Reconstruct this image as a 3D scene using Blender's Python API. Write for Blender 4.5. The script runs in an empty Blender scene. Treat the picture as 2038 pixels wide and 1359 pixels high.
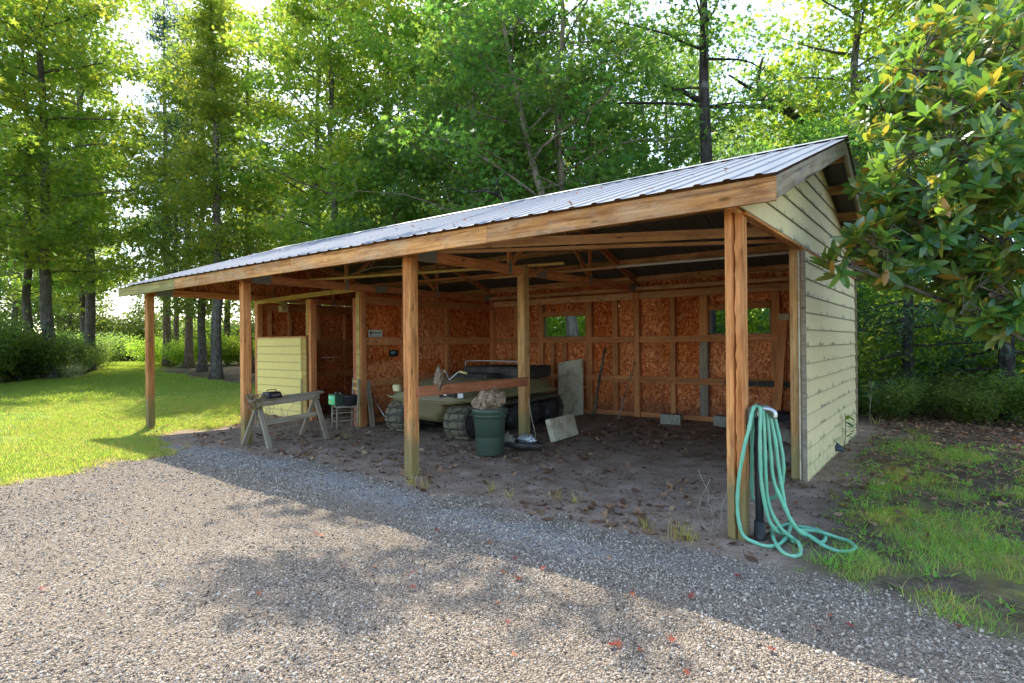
import bpy, bmesh, math, random
import numpy as np
from mathutils import Vector, Matrix
random.seed(7)
rng = np.random.default_rng(11)
R = math.radians

# ------------------------------------------------------------------ camera
scn = bpy.context.scene
col = scn.collection
cam = bpy.data.cameras.new('camera')
camo = bpy.data.objects.new('camera', cam); col.objects.link(camo)
yaw, pitch, roll = 0.6531, 0.0009, -0.0100
fwd = Vector((-math.sin(yaw)*math.cos(pitch), math.cos(yaw)*math.cos(pitch), math.sin(pitch)))
rgt = Vector((math.cos(yaw), math.sin(yaw), 0)); up = rgt.cross(fwd)
r2 = rgt*math.cos(roll) + up*math.sin(roll); u2 = r2.cross(fwd)
CAM = Vector((1.4987, -4.9116, 1.6697))
m = Matrix.Identity(4)
for i in range(3):
    m[i][0], m[i][1], m[i][2], m[i][3] = r2[i], u2[i], -fwd[i], CAM[i]
camo.matrix_world = m
cam.sensor_width = 36; cam.lens = 36*1140.39/2038
cam.clip_start = 0.05; cam.clip_end = 1000
scn.camera = camo

# ------------------------------------------------------------------ light
EXPOSURE = 2.15
world = bpy.data.worlds.new('World'); scn.world = world; world.use_nodes = True
wn = world.node_tree
sky = wn.nodes.new('ShaderNodeTexSky'); sky.sky_type = 'NISHITA'; sky.sun_disc = False
sundir = Vector((-0.712, 0.39, 1.0)).normalized()      # towards the sun
sky.sun_elevation = math.asin(sundir.z)
sky.sun_rotation = math.atan2(sundir.x, sundir.y)
sky.air_density = 0.9; sky.dust_density = 1.3; sky.ozone_density = 0.6
wn.links.new(sky.outputs[0], wn.nodes['Background'].inputs[0])
wn.nodes['Background'].inputs[1].default_value = 0.15
sl = bpy.data.lights.new('sun', 'SUN'); sl.energy = 2.1; sl.angle = R(0.5); sl.color = (1.0, 0.93, 0.82)
so = bpy.data.objects.new('sun', sl); col.objects.link(so)
so.rotation_euler = sundir.to_track_quat('Z', 'Y').to_euler()
scn.view_settings.view_transform = 'Standard'; scn.view_settings.look = 'None'
scn.view_settings.exposure = EXPOSURE; scn.view_settings.gamma = 1.0
scn.view_settings.use_curve_mapping = False
scn.cycles.max_bounces = 8; scn.cycles.diffuse_bounces = 4; scn.cycles.transmission_bounces = 5
scn.cycles.transparent_max_bounces = 6; scn.cycles.use_denoising = True; scn.cycles.denoising_prefilter = 'NONE'
scn.cycles.caustics_reflective = False; scn.cycles.caustics_refractive = False

# ------------------------------------------------------------------ helpers
def props(o, label=None, cat=None, group=None, kind=None):
    if label: o['label'] = label
    if cat: o['category'] = cat
    if group: o['group'] = group
    if kind: o['kind'] = kind
    return o

def link(name, me, parent=None, loc=None, rot=None, mat=None):
    o = bpy.data.objects.new(name, me)
    col.objects.link(o)
    if parent is not None: o.parent = parent
    if loc is not None: o.location = loc
    if rot is not None: o.rotation_euler = rot
    if mat is not None and me is not None:
        if len(me.materials) == 0: me.materials.append(mat)
    return o

def thing(name, label, cat, loc=(0, 0, 0), rz=0, group=None):
    return props(link(name, None, loc=loc, rot=(0, 0, rz)), label, cat, group)

def part_empty(name, parent, loc=(0, 0, 0), rz=0):
    return link(name, None, parent, loc, (0, 0, rz))

def np_mesh(name, verts, faces, mat=None, smooth=False, fattr=None, vattr=None):
    """verts (N,3), faces (M,k) uniform size"""
    verts = np.asarray(verts, np.float32); faces = np.asarray(faces, np.int32)
    me = bpy.data.meshes.new(name)
    M, k = faces.shape
    me.vertices.add(len(verts)); me.vertices.foreach_set('co', verts.ravel())
    me.loops.add(M*k); me.loops.foreach_set('vertex_index', faces.ravel())
    me.polygons.add(M); me.polygons.foreach_set('loop_start', np.arange(0, M*k, k, dtype=np.int32))
    me.polygons.foreach_set('loop_total', np.full(M, k, np.int32))
    if smooth: me.polygons.foreach_set('use_smooth', np.ones(M, bool))
    me.update(calc_edges=True)
    for n, v in (fattr or {}).items():
        a = me.attributes.new(n, 'FLOAT', 'FACE'); a.data.foreach_set('value', np.asarray(v, np.float32))
    for n, v in (vattr or {}).items():
        a = me.attributes.new(n, 'FLOAT', 'POINT'); a.data.foreach_set('value', np.asarray(v, np.float32))
    if mat: me.materials.append(mat)
    return me

def bm_mesh(name, bm, mat=None, smooth=False):
    me = bpy.data.meshes.new(name); bm.to_mesh(me); bm.free()
    if smooth:
        for p in me.polygons: p.use_smooth = True
    if mat: me.materials.append(mat)
    return me

_cache = {}
def box_mesh(L, w, h, mat, bev=0.004):
    key = (round(L, 3), round(w, 3), round(h, 3), mat.name, bev)
    if key not in _cache:
        bm = bmesh.new(); bmesh.ops.create_cube(bm, size=1)
        for v in bm.verts: v.co = Vector((v.co.x*L, v.co.y*w, v.co.z*h))
        if bev: bmesh.ops.bevel(bm, geom=list(bm.edges), offset=min(bev, w*.2, h*.2, L*.2), segments=1, affect='EDGES')
        _cache[key] = bm_mesh('box', bm, mat)
    return _cache[key]

def box(name, c, size, mat, parent=None, rot=(0, 0, 0), bev=0.004):
    return link(name, box_mesh(size[0], size[1], size[2], mat, bev), parent, c, rot)

def beam(name, p0, p1, w, h, mat, parent=None, bev=0.004, upv=Vector((0, 0, 1)), twist=0):
    """length along local X; w = local Y, h = local Z"""
    p0, p1 = Vector(p0), Vector(p1); d = p1-p0; L = d.length; x = d/L
    if abs(x.dot(upv)) > .98: upv = Vector((0, 1, 0))
    y = upv.cross(x).normalized(); z = x.cross(y)
    M = Matrix((x, y, z)).transposed().to_4x4()
    M.translation = (p0+p1)/2
    if twist: M = M @ Matrix.Rotation(twist, 4, 'X')
    o = link(name, box_mesh(L, w, h, mat, bev), parent)
    o.matrix_basis = M
    return o

def tube_mesh(name, pts, rad, mat, seg=8, caps=True):
    pts = [Vector(p) for p in pts]; n = len(pts)
    rads = rad if isinstance(rad, (list, tuple, np.ndarray)) else [rad]*n
    verts = []; prev = None
    for i, p in enumerate(pts):
        t = (pts[min(i+1, n-1)]-pts[max(i-1, 0)]).normalized()
        if prev is None:
            a = Vector((0, 0, 1)) if abs(t.z) < .9 else Vector((1, 0, 0))
            u = t.cross(a).normalized()
        else:
            u = (prev - t*prev.dot(t))
            u = u.normalized() if u.length > 1e-6 else t.orthogonal().normalized()
        prev = u; v = t.cross(u)
        for k in range(seg):
            an = 2*math.pi*k/seg
            verts.append(p + (u*math.cos(an)+v*math.sin(an))*rads[i])
    faces = [(i*seg+k, i*seg+(k+1) % seg, (i+1)*seg+(k+1) % seg, (i+1)*seg+k) for i in range(n-1) for k in range(seg)]
    me = bpy.data.meshes.new(name)
    if caps:
        faces.append(tuple(range(seg-1, -1, -1))); faces.append(tuple(range((n-1)*seg, n*seg)))
    me.from_pydata([tuple(v) for v in verts], [], faces)
    for p in me.polygons: p.use_smooth = len(p.vertices) == 4
    if mat: me.materials.append(mat)
    return me

def join_meshes(name, mes, mat=None):
    V, F = [], []
    for me in mes:
        b = len(V); V += [tuple(v.co) for v in me.vertices]
        F += [tuple(b+i for i in p.vertices) for p in me.polygons]
    o = bpy.data.meshes.new(name); o.from_pydata(V, [], F)
    for p in o.polygons: p.use_smooth = len(p.vertices) == 4
    if mat: o.materials.append(mat)
    return o

def spline(pts, n=6):
    """Catmull-Rom"""
    P = [np.array(p, float) for p in pts]; P = [2*P[0]-P[1]]+P+[2*P[-1]-P[-2]]
    out = []
    for i in range(1, len(P)-2):
        for k in range(n):
            t = k/n
            out.append(.5*((2*P[i]) + (-P[i-1]+P[i+1])*t + (2*P[i-1]-5*P[i]+4*P[i+1]-P[i+2])*t*t + (-P[i-1]+3*P[i]-3*P[i+1]+P[i+2])*t**3))
    out.append(P[-2])
    return [tuple(p) for p in out]

def tube(name, pts, rad, mat, parent=None, seg=8, smooth=0):
    if smooth: pts = spline(pts, smooth)
    return link(name, tube_mesh(name, pts, rad, mat, seg), parent)

def lathe_mesh(name, prof, mat, seg=28):
    verts = [(r*math.cos(2*math.pi*k/seg), r*math.sin(2*math.pi*k/seg), z) for r, z in prof for k in range(seg)]
    faces = [(i*seg+k, i*seg+(k+1) % seg, (i+1)*seg+(k+1) % seg, (i+1)*seg+k) for i in range(len(prof)-1) for k in range(seg)]
    me = bpy.data.meshes.new(name); me.from_pydata(verts, [], faces)
    for p in me.polygons: p.use_smooth = True
    if mat: me.materials.append(mat)
    return me

# numpy value noise
def _h(ix, iy, s):
    n = (ix.astype(np.int64)*374761393 + iy.astype(np.int64)*668265263 + s*974634777) & 0xffffffff
    n = ((n ^ (n >> 13))*1274126177) & 0xffffffff
    return ((n ^ (n >> 16)) & 0xffff)/65535.0
def vnoise(x, y, s=0):
    x = np.asarray(x, float); y = np.asarray(y, float)
    ix, iy = np.floor(x), np.floor(y); fx, fy = x-ix, y-iy
    fx, fy = fx*fx*(3-2*fx), fy*fy*(3-2*fy)
    a, b, c, d = _h(ix, iy, s), _h(ix+1, iy, s), _h(ix, iy+1, s), _h(ix+1, iy+1, s)
    return a*(1-fx)*(1-fy)+b*fx*(1-fy)+c*(1-fx)*fy+d*fx*fy
def fbm(x, y, s=0, o=4):
    v = 0; a = .5; t = 0
    for i in range(o):
        v = v+a*vnoise(np.asarray(x)*2**i, np.asarray(y)*2**i, s+i*17); t += a; a *= .5
    return v/t
def sstep(a, b, x):
    t = np.clip((x-a)/(b-a), 0, 1); return t*t*(3-2*t)

# ------------------------------------------------------------------ materials
class NT:
    def __init__(s, name):
        s.m = bpy.data.materials.new(name); s.m.use_nodes = True; s.t = s.m.node_tree; s.t.nodes.clear()
        s.out = s.n('ShaderNodeOutputMaterial')
    def n(s, k, **kw):
        nd = s.t.nodes.new(k)
        for a, b in kw.items():
            if hasattr(nd, a): setattr(nd, a, b)
        return nd
    def set(s, sock, v):
        if isinstance(v, bpy.types.NodeSocket): s.t.links.new(v, sock)
        elif isinstance(v, (tuple, list)) and len(v) == 3 and sock.type == 'RGBA': sock.default_value = (*v, 1)
        else: sock.default_value = v
    def coord(s, which='Object'): return s.n('ShaderNodeTexCoord').outputs[which]
    def pos(s): return s.n('ShaderNodeNewGeometry').outputs['Position']
    def attr(s, name, out='Fac'):
        a = s.n('ShaderNodeAttribute'); a.attribute_name = name; return a.outputs[out]
    def objrand(s): return s.n('ShaderNodeObjectInfo').outputs['Random']
    def mapping(s, v, scale=(1, 1, 1), loc=(0, 0, 0), rot=(0, 0, 0)):
        m_ = s.n('ShaderNodeMapping'); s.set(m_.inputs['Vector'], v); s.set(m_.inputs['Scale'], scale)
        s.set(m_.inputs['Location'], loc); s.set(m_.inputs['Rotation'], rot); return m_.outputs[0]
    def vmath(s, op, a, b):
        v = s.n('ShaderNodeVectorMath'); v.operation = op; s.set(v.inputs[0], a)
        if op == 'SCALE': s.set(v.inputs['Scale'], b)
        else: s.set(v.inputs[1], b)
        return v.outputs[0]
    def math(s, op, a, b=0.0, clamp=False):
        v = s.n('ShaderNodeMath'); v.operation = op; v.use_clamp = clamp; s.set(v.inputs[0], a); s.set(v.inputs[1], b); return v.outputs[0]
    def noise(s, v, scale, detail=4, rough=.55, dist=0, out='Fac'):
        n_ = s.n('ShaderNodeTexNoise'); s.set(n_.inputs['Vector'], v); s.set(n_.inputs['Scale'], scale)
        s.set(n_.inputs['Detail'], detail); s.set(n_.inputs['Roughness'], rough); s.set(n_.inputs['Distortion'], dist); return n_.outputs[out]
    def voro(s, v, scale, out='Distance', feature='F1', rnd=1.0):
        n_ = s.n('ShaderNodeTexVoronoi'); n_.feature = feature; s.set(n_.inputs['Vector'], v); s.set(n_.inputs['Scale'], scale)
        s.set(n_.inputs['Randomness'], rnd); return n_.outputs[out]
    def ramp(s, f, stops, interp='LINEAR'):
        r = s.n('ShaderNodeValToRGB'); s.set(r.inputs[0], f); e = r.color_ramp.elements; r.color_ramp.interpolation = interp
        while len(e) < len(stops): e.new(.5)
        for i, (p, c) in enumerate(stops):
            e[i].position = p; e[i].color = (*c, 1) if isinstance(c, (tuple, list)) else (c, c, c, 1)
        return r.outputs[0]
    def mix(s, f, a, b, mode='MIX'):
        m_ = s.n('ShaderNodeMix'); m_.data_type = 'RGBA'; m_.blend_type = mode
        s.set(m_.inputs[0], f); s.set(m_.inputs[6], a); s.set(m_.inputs[7], b); return m_.outputs[2]
    def hsv(s, c, h=.5, sa=1., v=1.):
        n_ = s.n('ShaderNodeHueSaturation'); s.set(n_.inputs['Color'], c); s.set(n_.inputs['Hue'], h)
        s.set(n_.inputs['Saturation'], sa); s.set(n_.inputs['Value'], v); return n_.outputs[0]
    def bump(s, h, strength=.3, dist=.01):
        b = s.n('ShaderNodeBump'); s.set(b.inputs['Height'], h); b.inputs['Strength'].default_value = strength
        b.inputs['Distance'].default_value = dist; return b.outputs[0]
    def principled(s, color, rough=.8, normal=None, metallic=0, spec=.3, **kw):
        p = s.n('ShaderNodeBsdfPrincipled'); s.set(p.inputs['Base Color'], color); s.set(p.inputs['Roughness'], rough)
        s.set(p.inputs['Metallic'], metallic); s.set(p.inputs['Specular IOR Level'], spec)
        if normal is not None: s.set(p.inputs['Normal'], normal)
        return p.outputs[0]
    def done(s, sh):
        s.t.links.new(sh, s.out.inputs[0]); return s.m

def wood(name, light, dark, weather=(.32, .30, .27), wamt=.25, algae=0.0, knots=True, rough=.85, crack=.5, grain=1.0):
    t = NT(name); c = t.coord('Object'); r = t.objrand()
    off = t.n('ShaderNodeCombineXYZ'); t.set(off.inputs[0], t.math('MULTIPLY', r, 37.0)); t.set(off.inputs[1], t.math('MULTIPLY', r, 11.0)); t.set(off.inputs[2], t.math('MULTIPLY', r, 23.0))
    c = t.vmath('ADD', c, off.outputs[0])
    warp = t.vmath('SCALE', t.noise(t.mapping(c, (1.2, 5, 5)), 1.0, 2, out='Color'), .05)
    cw = t.vmath('ADD', c, warp)
    g = t.noise(t.mapping(cw, (1.3, 34*grain, 34*grain)), 1.0, 5, .65)
    g2 = t.noise(t.mapping(cw, (.35, 9, 9)), 1.0, 3, .5)
    base = t.ramp(t.math('ADD', t.math('MULTIPLY', g, .65), t.math('MULTIPLY', g2, .35)), [(.38, dark), (.5, tuple((a+b)/2 for a, b in zip(light, dark))), (.60, light)])
    h = g
    if knots:
        k = t.voro(t.mapping(cw, (2.2, 7, 7)), 1.0)
        km = t.ramp(k, [(.06, 1.0), (.15, 0.0)])
        base = t.mix(t.math('MULTIPLY', km, .8), base, tuple(x*.35 for x in dark))
    ck = t.noise(t.mapping(cw, (.7, 26, 26), (3, 7, 1)), 1.0, 3, .6, .5)
    cm = t.ramp(ck, [(.30, 1.0), (.36, 0.0)])
    base = t.mix(t.math('MULTIPLY', cm, crack), base, tuple(x*.22 for x in dark))
    wn_ = t.ramp(t.noise(t.mapping(c, (1.5, 4, 4)), 1.3, 4, .6), [(.42, 0.0), (.68, 1.0)])
    base = t.mix(t.math('MULTIPLY', wn_, wamt), base, weather)
    mo = t.ramp(t.noise(t.mapping(cw, (3.2, 9, 9), (2, 5, 8)), 1.0, 5, .7), [(.50, 0.0), (.66, 1.0)])
    base = t.mix(t.math('MULTIPLY', mo, .45), base, tuple(x*.5 for x in dark))
    base = t.hsv(base, .5, 1., t.math('ADD', t.math('MULTIPLY', r, .35), .82))
    if algae:
        p = t.n('ShaderNodeSeparateXYZ'); t.set(p.inputs[0], t.pos())
        nz = t.noise(t.mapping(t.pos(), (14, 14, 3)), 1.0, 4, .6)
        zz = t.math('SUBTRACT', p.outputs[2], t.math('MULTIPLY', nz, .75))
        am = t.ramp(zz, [(0.0, 1.0), (algae*.35, 0.0)])
        base = t.mix(t.math('MULTIPLY', am, .8), base, t.mix(nz, (.11, .12, .03), (.25, .22, .11)))
    h = t.math('SUBTRACT', h, t.math('MULTIPLY', cm, .8))
    return t.done(t.principled(base, rough, t.bump(h, .55, .006), spec=.2))

M = {}
M['post'] = wood('post_wood', (.80, .36, .115), (.36, .115, .03), (.50, .29, .14), .22, algae=1.0, crack=.8)
M['post_mid'] = wood('post_wood_pale', (.72, .41, .15), (.38, .18, .06), (.45, .32, .18), .35, algae=.8)
M['yellow_wood'] = wood('fresh_yellow_wood', (.68, .48, .16), (.48, .29, .08), (.5, .4, .2), .1, crack=.3)
M['red_wood'] = wood('red_stained_wood', (.50, .17, .09), (.30, .09, .05), (.35, .2, .12), .15, crack=.5)
M['fascia'] = wood('fascia_wood', (.78, .39, .13), (.34, .13, .035), (.56, .44, .28), .55, crack=.6)
M['fascia_old'] = wood('old_grey_wood', (.40, .31, .20), (.19, .13, .08), (.36, .33, .27), .6, crack=.9)
M['fascia_green'] = wood('greenish_wood', (.46, .36, .12), (.22, .17, .06), (.30, .30, .12), .5, crack=.5)
M['chord'] = wood('truss_wood', (.80, .34, .14), (.48, .17, .06), (.38, .25, .17), .2, crack=.25)
M['lumber'] = wood('loose_lumber_wood', (.78, .45, .22), (.52, .25, .11), (.5, .35, .25), .2, crack=.3)
M['purlin'] = wood('purlin_wood', (.80, .44, .20), (.34, .15, .05), (.20, .10, .05), .6, crack=.5)
M['stud'] = wood('stud_wood', (.66, .28, .10), (.42, .15, .05), (.34, .22, .14), .25, crack=.25)
M['stud_grey'] = wood('grey_stud_wood', (.34, .28, .20), (.20, .15, .10), (.32, .28, .22), .4, crack=.3)
M['grey_wood'] = wood('weathered_grey_wood', (.42, .34, .23), (.20, .15, .10), (.30, .27, .20), .5, algae=0.0, crack=.7)
M['rail'] = wood('rail_wood', (.52, .20, .09), (.32, .10, .045), (.35, .2, .12), .1, crack=.4)

def simple(name, colr, rough=.6, metallic=0, spec=.4, var=.15, bump=0, nscale=20, dark=None, damt=.5):
    t = NT(name); c = t.coord('Object')
    n = t.noise(c, nscale, 4, .6)
    base = t.hsv(colr, .5, 1., t.math('ADD', t.math('MULTIPLY', n, var*2), 1-var))
    if dark:
        dm = t.ramp(t.noise(c, nscale*.3, 5, .65), [(.48, 0.0), (.62, 1.0)])
        base = t.mix(t.math('MULTIPLY', dm, damt), base, dark)
    return t.done(t.principled(base, rough, t.bump(n, bump, .005) if bump else None, metallic, spec))

def osb():
    t = NT('osb_sheathing'); c = t.coord('Object'); r = t.objrand()
    c = t.vmath('ADD', c, t.vmath('SCALE', t.n('ShaderNodeObjectInfo').outputs['Location'], 1.0))
    w_ = t.vmath('SCALE', t.noise(c, 5, 3, out='Color'), .28)
    cw = t.vmath('ADD', c, w_)
    v1 = t.voro(t.mapping(cw, (46, 46, 13)), 1.0, 'Color')
    v2 = t.voro(t.mapping(cw, (24, 24, 42), (5, 3, 1), (.2, .7, .3)), 1.0, 'Color')
    s1 = t.n('ShaderNodeSeparateColor'); t.set(s1.inputs[0], v1)
    s2 = t.n('ShaderNodeSeparateColor'); t.set(s2.inputs[0], v2)
    f = t.math('ADD', t.math('MULTIPLY', s1.outputs[0], .62), t.math('MULTIPLY', s2.outputs[1], .38))
    base = t.ramp(f, [(.12, (.24, .05, .018)), (.42, (.56, .14, .045)), (.68, (.74, .24, .08)), (.9, (.86, .44, .20))])
    big = t.noise(c, 1.7, 3, .6)
    base = t.hsv(base, t.math('ADD', t.math('MULTIPLY', r, .008), .497), t.math('ADD', t.math('MULTIPLY', r, -.08), 1.06), t.math('ADD', t.math('MULTIPLY', r, .16), t.math('ADD', t.math('MULTIPLY', big, .9), .40)))
    # grey damp stains and pale flaked chips
    pale = t.voro(t.mapping(cw, (7, 7, 2.2), (9, 2, 4)), 1.0)
    base = t.mix(t.ramp(pale, [(.05, .8), (.10, 0.0)]), base, (.62, .50, .36))
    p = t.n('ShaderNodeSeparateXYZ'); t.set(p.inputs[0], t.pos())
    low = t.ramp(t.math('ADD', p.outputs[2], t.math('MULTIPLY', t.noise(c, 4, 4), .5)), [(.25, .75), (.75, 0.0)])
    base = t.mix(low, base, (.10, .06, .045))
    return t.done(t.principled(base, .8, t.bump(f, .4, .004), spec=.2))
M['osb'] = osb()

def siding():
    t = NT('cream_painted_siding'); c = t.coord('Object'); P = t.pos(); r = t.objrand()
    n = t.noise(P, 3, 4, .6); n2 = t.noise(t.mapping(P, (2, 2, 40)), 1.0, 3)
    base = t.mix(n, (.88, .70, .37), (.76, .61, .32))
    base = t.hsv(base, .5, 1., t.math('ADD', t.math('MULTIPLY', r, .10), .94))
    s = t.n('ShaderNodeSeparateXYZ'); t.set(s.inputs[0], c)
    # dirt drips starting at the lower edge; lap lines mix painted shade with dirt
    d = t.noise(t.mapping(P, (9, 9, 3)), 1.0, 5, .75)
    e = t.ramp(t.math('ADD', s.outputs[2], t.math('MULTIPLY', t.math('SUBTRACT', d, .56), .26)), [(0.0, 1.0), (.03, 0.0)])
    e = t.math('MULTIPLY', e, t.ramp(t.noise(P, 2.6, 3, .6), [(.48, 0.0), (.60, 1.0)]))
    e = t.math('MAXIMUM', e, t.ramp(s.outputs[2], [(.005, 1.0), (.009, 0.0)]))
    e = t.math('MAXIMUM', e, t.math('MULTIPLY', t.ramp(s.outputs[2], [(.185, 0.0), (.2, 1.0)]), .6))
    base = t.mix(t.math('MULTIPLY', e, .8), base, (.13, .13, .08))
    p = t.n('ShaderNodeSeparateXYZ'); t.set(p.inputs[0], P)
    g = t.ramp(t.math('ADD', p.outputs[2], t.math('MULTIPLY', n, 1.2)), [(.55, .75), (1.35, 0.0)])
    base = t.mix(t.math('MULTIPLY', g, t.ramp(t.noise(P, 7, 4), [(.35, 0.0), (.6, 1.0)])), base, (.33, .38, .13))
    return t.done(t.principled(base, .55, t.bump(n2, .15, .003), spec=.35))
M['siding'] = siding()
def ysiding():
    t = NT('yellow_siding_paint'); c = t.coord('Object'); P = t.pos(); s_ = t.n('ShaderNodeSeparateXYZ'); t.set(s_.inputs[0], c)
    n = t.noise(P, 4, 4, .6); base = t.mix(n, (.92, .70, .22), (.76, .61, .20))
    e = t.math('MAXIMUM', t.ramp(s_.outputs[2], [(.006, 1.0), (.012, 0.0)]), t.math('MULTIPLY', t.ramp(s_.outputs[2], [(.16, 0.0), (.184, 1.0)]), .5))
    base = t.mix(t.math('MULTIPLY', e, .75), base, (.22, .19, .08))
    return t.done(t.principled(base, .6, t.bump(n, .15, .003), spec=.3))
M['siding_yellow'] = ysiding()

def roofmat():
    t = NT('galvanised_roof'); P = t.coord('Object')
    n = t.noise(t.mapping(P, (3, .6, 3)), 2.0, 4, .6)
    sp = t.voro(P, 60, 'Color'); s1 = t.n('ShaderNodeSeparateColor'); t.set(s1.inputs[0], sp)
    base = t.mix(n, (.10, .125, .16), (.19, .22, .26))
    base = t.hsv(base, .5, 1., t.math('ADD', t.math('MULTIPLY', s1.outputs[0], .16), .9))
    st = t.ramp(t.noise(t.mapping(P, (9, .8, 9)), 1.0, 4, .7), [(.52, 0.0), (.7, .6)])
    base = t.mix(st, base, (.25, .23, .20))
    geo = t.n('ShaderNodeNewGeometry')
    top = t.principled(base, .7, t.bump(n, .1, .004), metallic=0.0, spec=.2)
    # the underside of the sheets is a separate plain dark grey
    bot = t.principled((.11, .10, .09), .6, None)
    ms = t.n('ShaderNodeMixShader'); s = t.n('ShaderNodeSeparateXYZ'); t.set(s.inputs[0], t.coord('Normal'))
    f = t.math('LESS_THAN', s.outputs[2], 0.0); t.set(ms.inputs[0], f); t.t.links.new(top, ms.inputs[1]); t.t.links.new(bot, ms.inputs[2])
    return t.done(ms.outputs[0])
M['roof'] = roofmat()
M['galv'] = simple('galvanised_plate', (.36, .38, .37), .5, .5, .5)
M['black_plastic'] = simple('black_plastic', (.02, .02, .022), .45)
M['black_rubber'] = simple('black_rubber', (.025, .025, .025), .7, dark=(.12, .11, .09), damt=.6, nscale=15)
M['green_plastic'] = simple('dark_green_plastic', (.042, .070, .045), .42, spec=.5, var=.1, nscale=4, dark=(.07, .09, .07), damt=.5)
M['hose'] = simple('teal_green_hose', (.17, .47, .29), .45, spec=.4, var=.2, nscale=9, dark=(.30, .50, .33), damt=.4)
M['pvc'] = simple('white_pvc', (.72, .70, .66), .45)
M['conc'] = simple('grey_concrete', (.36, .34, .27), .9, bump=.4, nscale=40, dark=(.18, .17, .12))
M['foam'] = simple('stained_cream_foam', (.56, .50, .35), .85, bump=.3, nscale=14, dark=(.25, .19, .10), damt=.6)
M['olive'] = simple('olive_body_plastic', (.24, .21, .095), .5, spec=.5, var=.15, nscale=5, dark=(.24, .17, .10), damt=.6)
M['track'] = simple('muddy_olive_track', (.17, .145, .085), .85, bump=.6, nscale=24, dark=(.05, .04, .03), damt=.9)
M['mudblack'] = simple('muddy_black', (.03, .028, .024), .7, dark=(.10, .085, .06), damt=.6)
M['lens'] = simple('yellowed_headlight_lens', (.72, .62, .34), .25, spec=.6)
M['chrome'] = simple('scratched_steel', (.5, .5, .48), .35, .9, .5)
M['rust'] = simple('rusty_steel', (.16, .08, .045), .8, .3, .3, bump=.3)
M['tarp'] = simple('black_tarp', (.03, .035, .04), .4, nscale=8)
def camo():
    t = NT('mottled_brown_bag'); c = t.coord('Object'); n = t.noise(c, 13, 5, .75, 1.2); n2 = t.noise(c, 30, 4, .7)
    f = t.math('ADD', t.math('MULTIPLY', n, .7), t.math('MULTIPLY', n2, .3))
    base = t.ramp(f, [(.38, (.05, .035, .02)), (.46, (.17, .12, .06)), (.53, (.33, .23, .15)), (.62, (.48, .38, .28))])
    return t.done(t.principled(base, .6, t.bump(n, .8, .012), spec=.3))
M['camo'] = camo()
M['rope'] = simple('brown_rope', (.25, .17, .08), .9)
M['twig'] = simple('dry_twig', (.36, .30, .22), .9)
M['cream'] = simple('cream_paint', (.66, .56, .26), .6)
M['paper_w'] = simple('white_plate', (.68, .68, .62), .5)
M['ink'] = simple('black_ink', (.015, .015, .015), .5)
M['silver'] = simple('crumpled_silver_foil', (.52, .56, .55), .3, .6, .5)
M['vinyl'] = simple('white_vinyl', (.8, .8, .76), .4)
M['label_g'] = simple('green_label', (.08, .72, .22), .4)
M['label_b'] = simple('pale_blue_label', (.25, .55, .6), .4)
M['sack'] = simple('dusty_grey_sack', (.20, .18, .14), .9, bump=.5, nscale=9, dark=(.10, .09, .07))
M['bulb'] = simple('milky_bulb_glass', (.8, .8, .78), .2)

def bark(name, a, b, moss=0.0, lich=0.0):
    t = NT(name); c = t.coord('Object')
    cw = t.mapping(c, (9, 9, 1.6))
    n = t.noise(cw, 1.6, 6, .7, .4); v = t.voro(t.vmath('ADD', cw, t.vmath('SCALE', t.noise(cw, 1, 3, out='Color'), .9)), 1.5)
    f = t.math('ADD', t.math('MULTIPLY', n, .6), t.math('MULTIPLY', v, .55))
    base = t.ramp(f, [(.3, b), (.68, a)])
    if lich: base = t.mix(t.ramp(t.noise(c, 3.5, 4, .6), [(.56, 0.0), (.66, lich)]), base, (.42, .44, .36))
    if moss: base = t.mix(t.ramp(t.noise(c, 1.3, 4, .6), [(.45, 0.0), (.62, moss)]), base, (.08, .12, .03))
    return t.done(t.principled(base, .95, t.bump(f, .9, .03), spec=.1))
M['bark'] = bark('grey_brown_bark', (.15, .12, .095), (.045, .033, .026), .25, .25)
M['bark_light'] = bark('pale_sweetgum_bark', (.30, .235, .175), (.10, .07, .05), .35, .12)
M['bark_dark'] = bark('blackish_bark', (.055, .045, .04), (.016, .013, .012), .1, .25)
M['bark_red'] = bark('reddish_pine_bark', (.24, .16, .11), (.08, .05, .035), .1, .2)

def leafmat(name, c1, c2, c3, trans=.5, rough=.5, tcol=None, spec=.35):
    """c1..c3: leaf colours picked per leaf by the face attribute rnd"""
    t = NT(name); r = t.attr('rnd'); o = t.objrand()
    base = t.ramp(r, [(0.0, c1), (.5, c2), (1.0, c3)])
    base = t.hsv(base, t.math('ADD', t.math('MULTIPLY', o, .03), .485), 1., t.math('ADD', t.math('MULTIPLY', o, .3), .85))
    p = t.principled(base, rough, None, spec=spec)
    tr = t.n('ShaderNodeBsdfTranslucent')
    tc = t.hsv(base, .47, 1.12, 3.0) if tcol is None else tcol
    t.set(tr.inputs[0], tc)
    mx = t.n('ShaderNodeMixShader'); mx.inputs[0].default_value = trans
    t.t.links.new(p, mx.inputs[1]); t.t.links.new(tr.outputs[0], mx.inputs[2])
    return t.done(mx.outputs[0])
M['leaf_gum'] = leafmat('sweetgum_leaf', (.045, .12, .03), (.07, .16, .035), (.13, .20, .04))
M['leaf_yel'] = leafmat('yellowing_leaf', (.075, .16, .03), (.13, .22, .04), (.26, .28, .05))
M['leaf_far'] = leafmat('forest_leaf', (.06, .12, .03), (.10, .17, .04), (.17, .22, .05))
M['needle'] = leafmat('dark_needle', (.02, .055, .03), (.03, .08, .035), (.05, .11, .04), .3)
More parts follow.
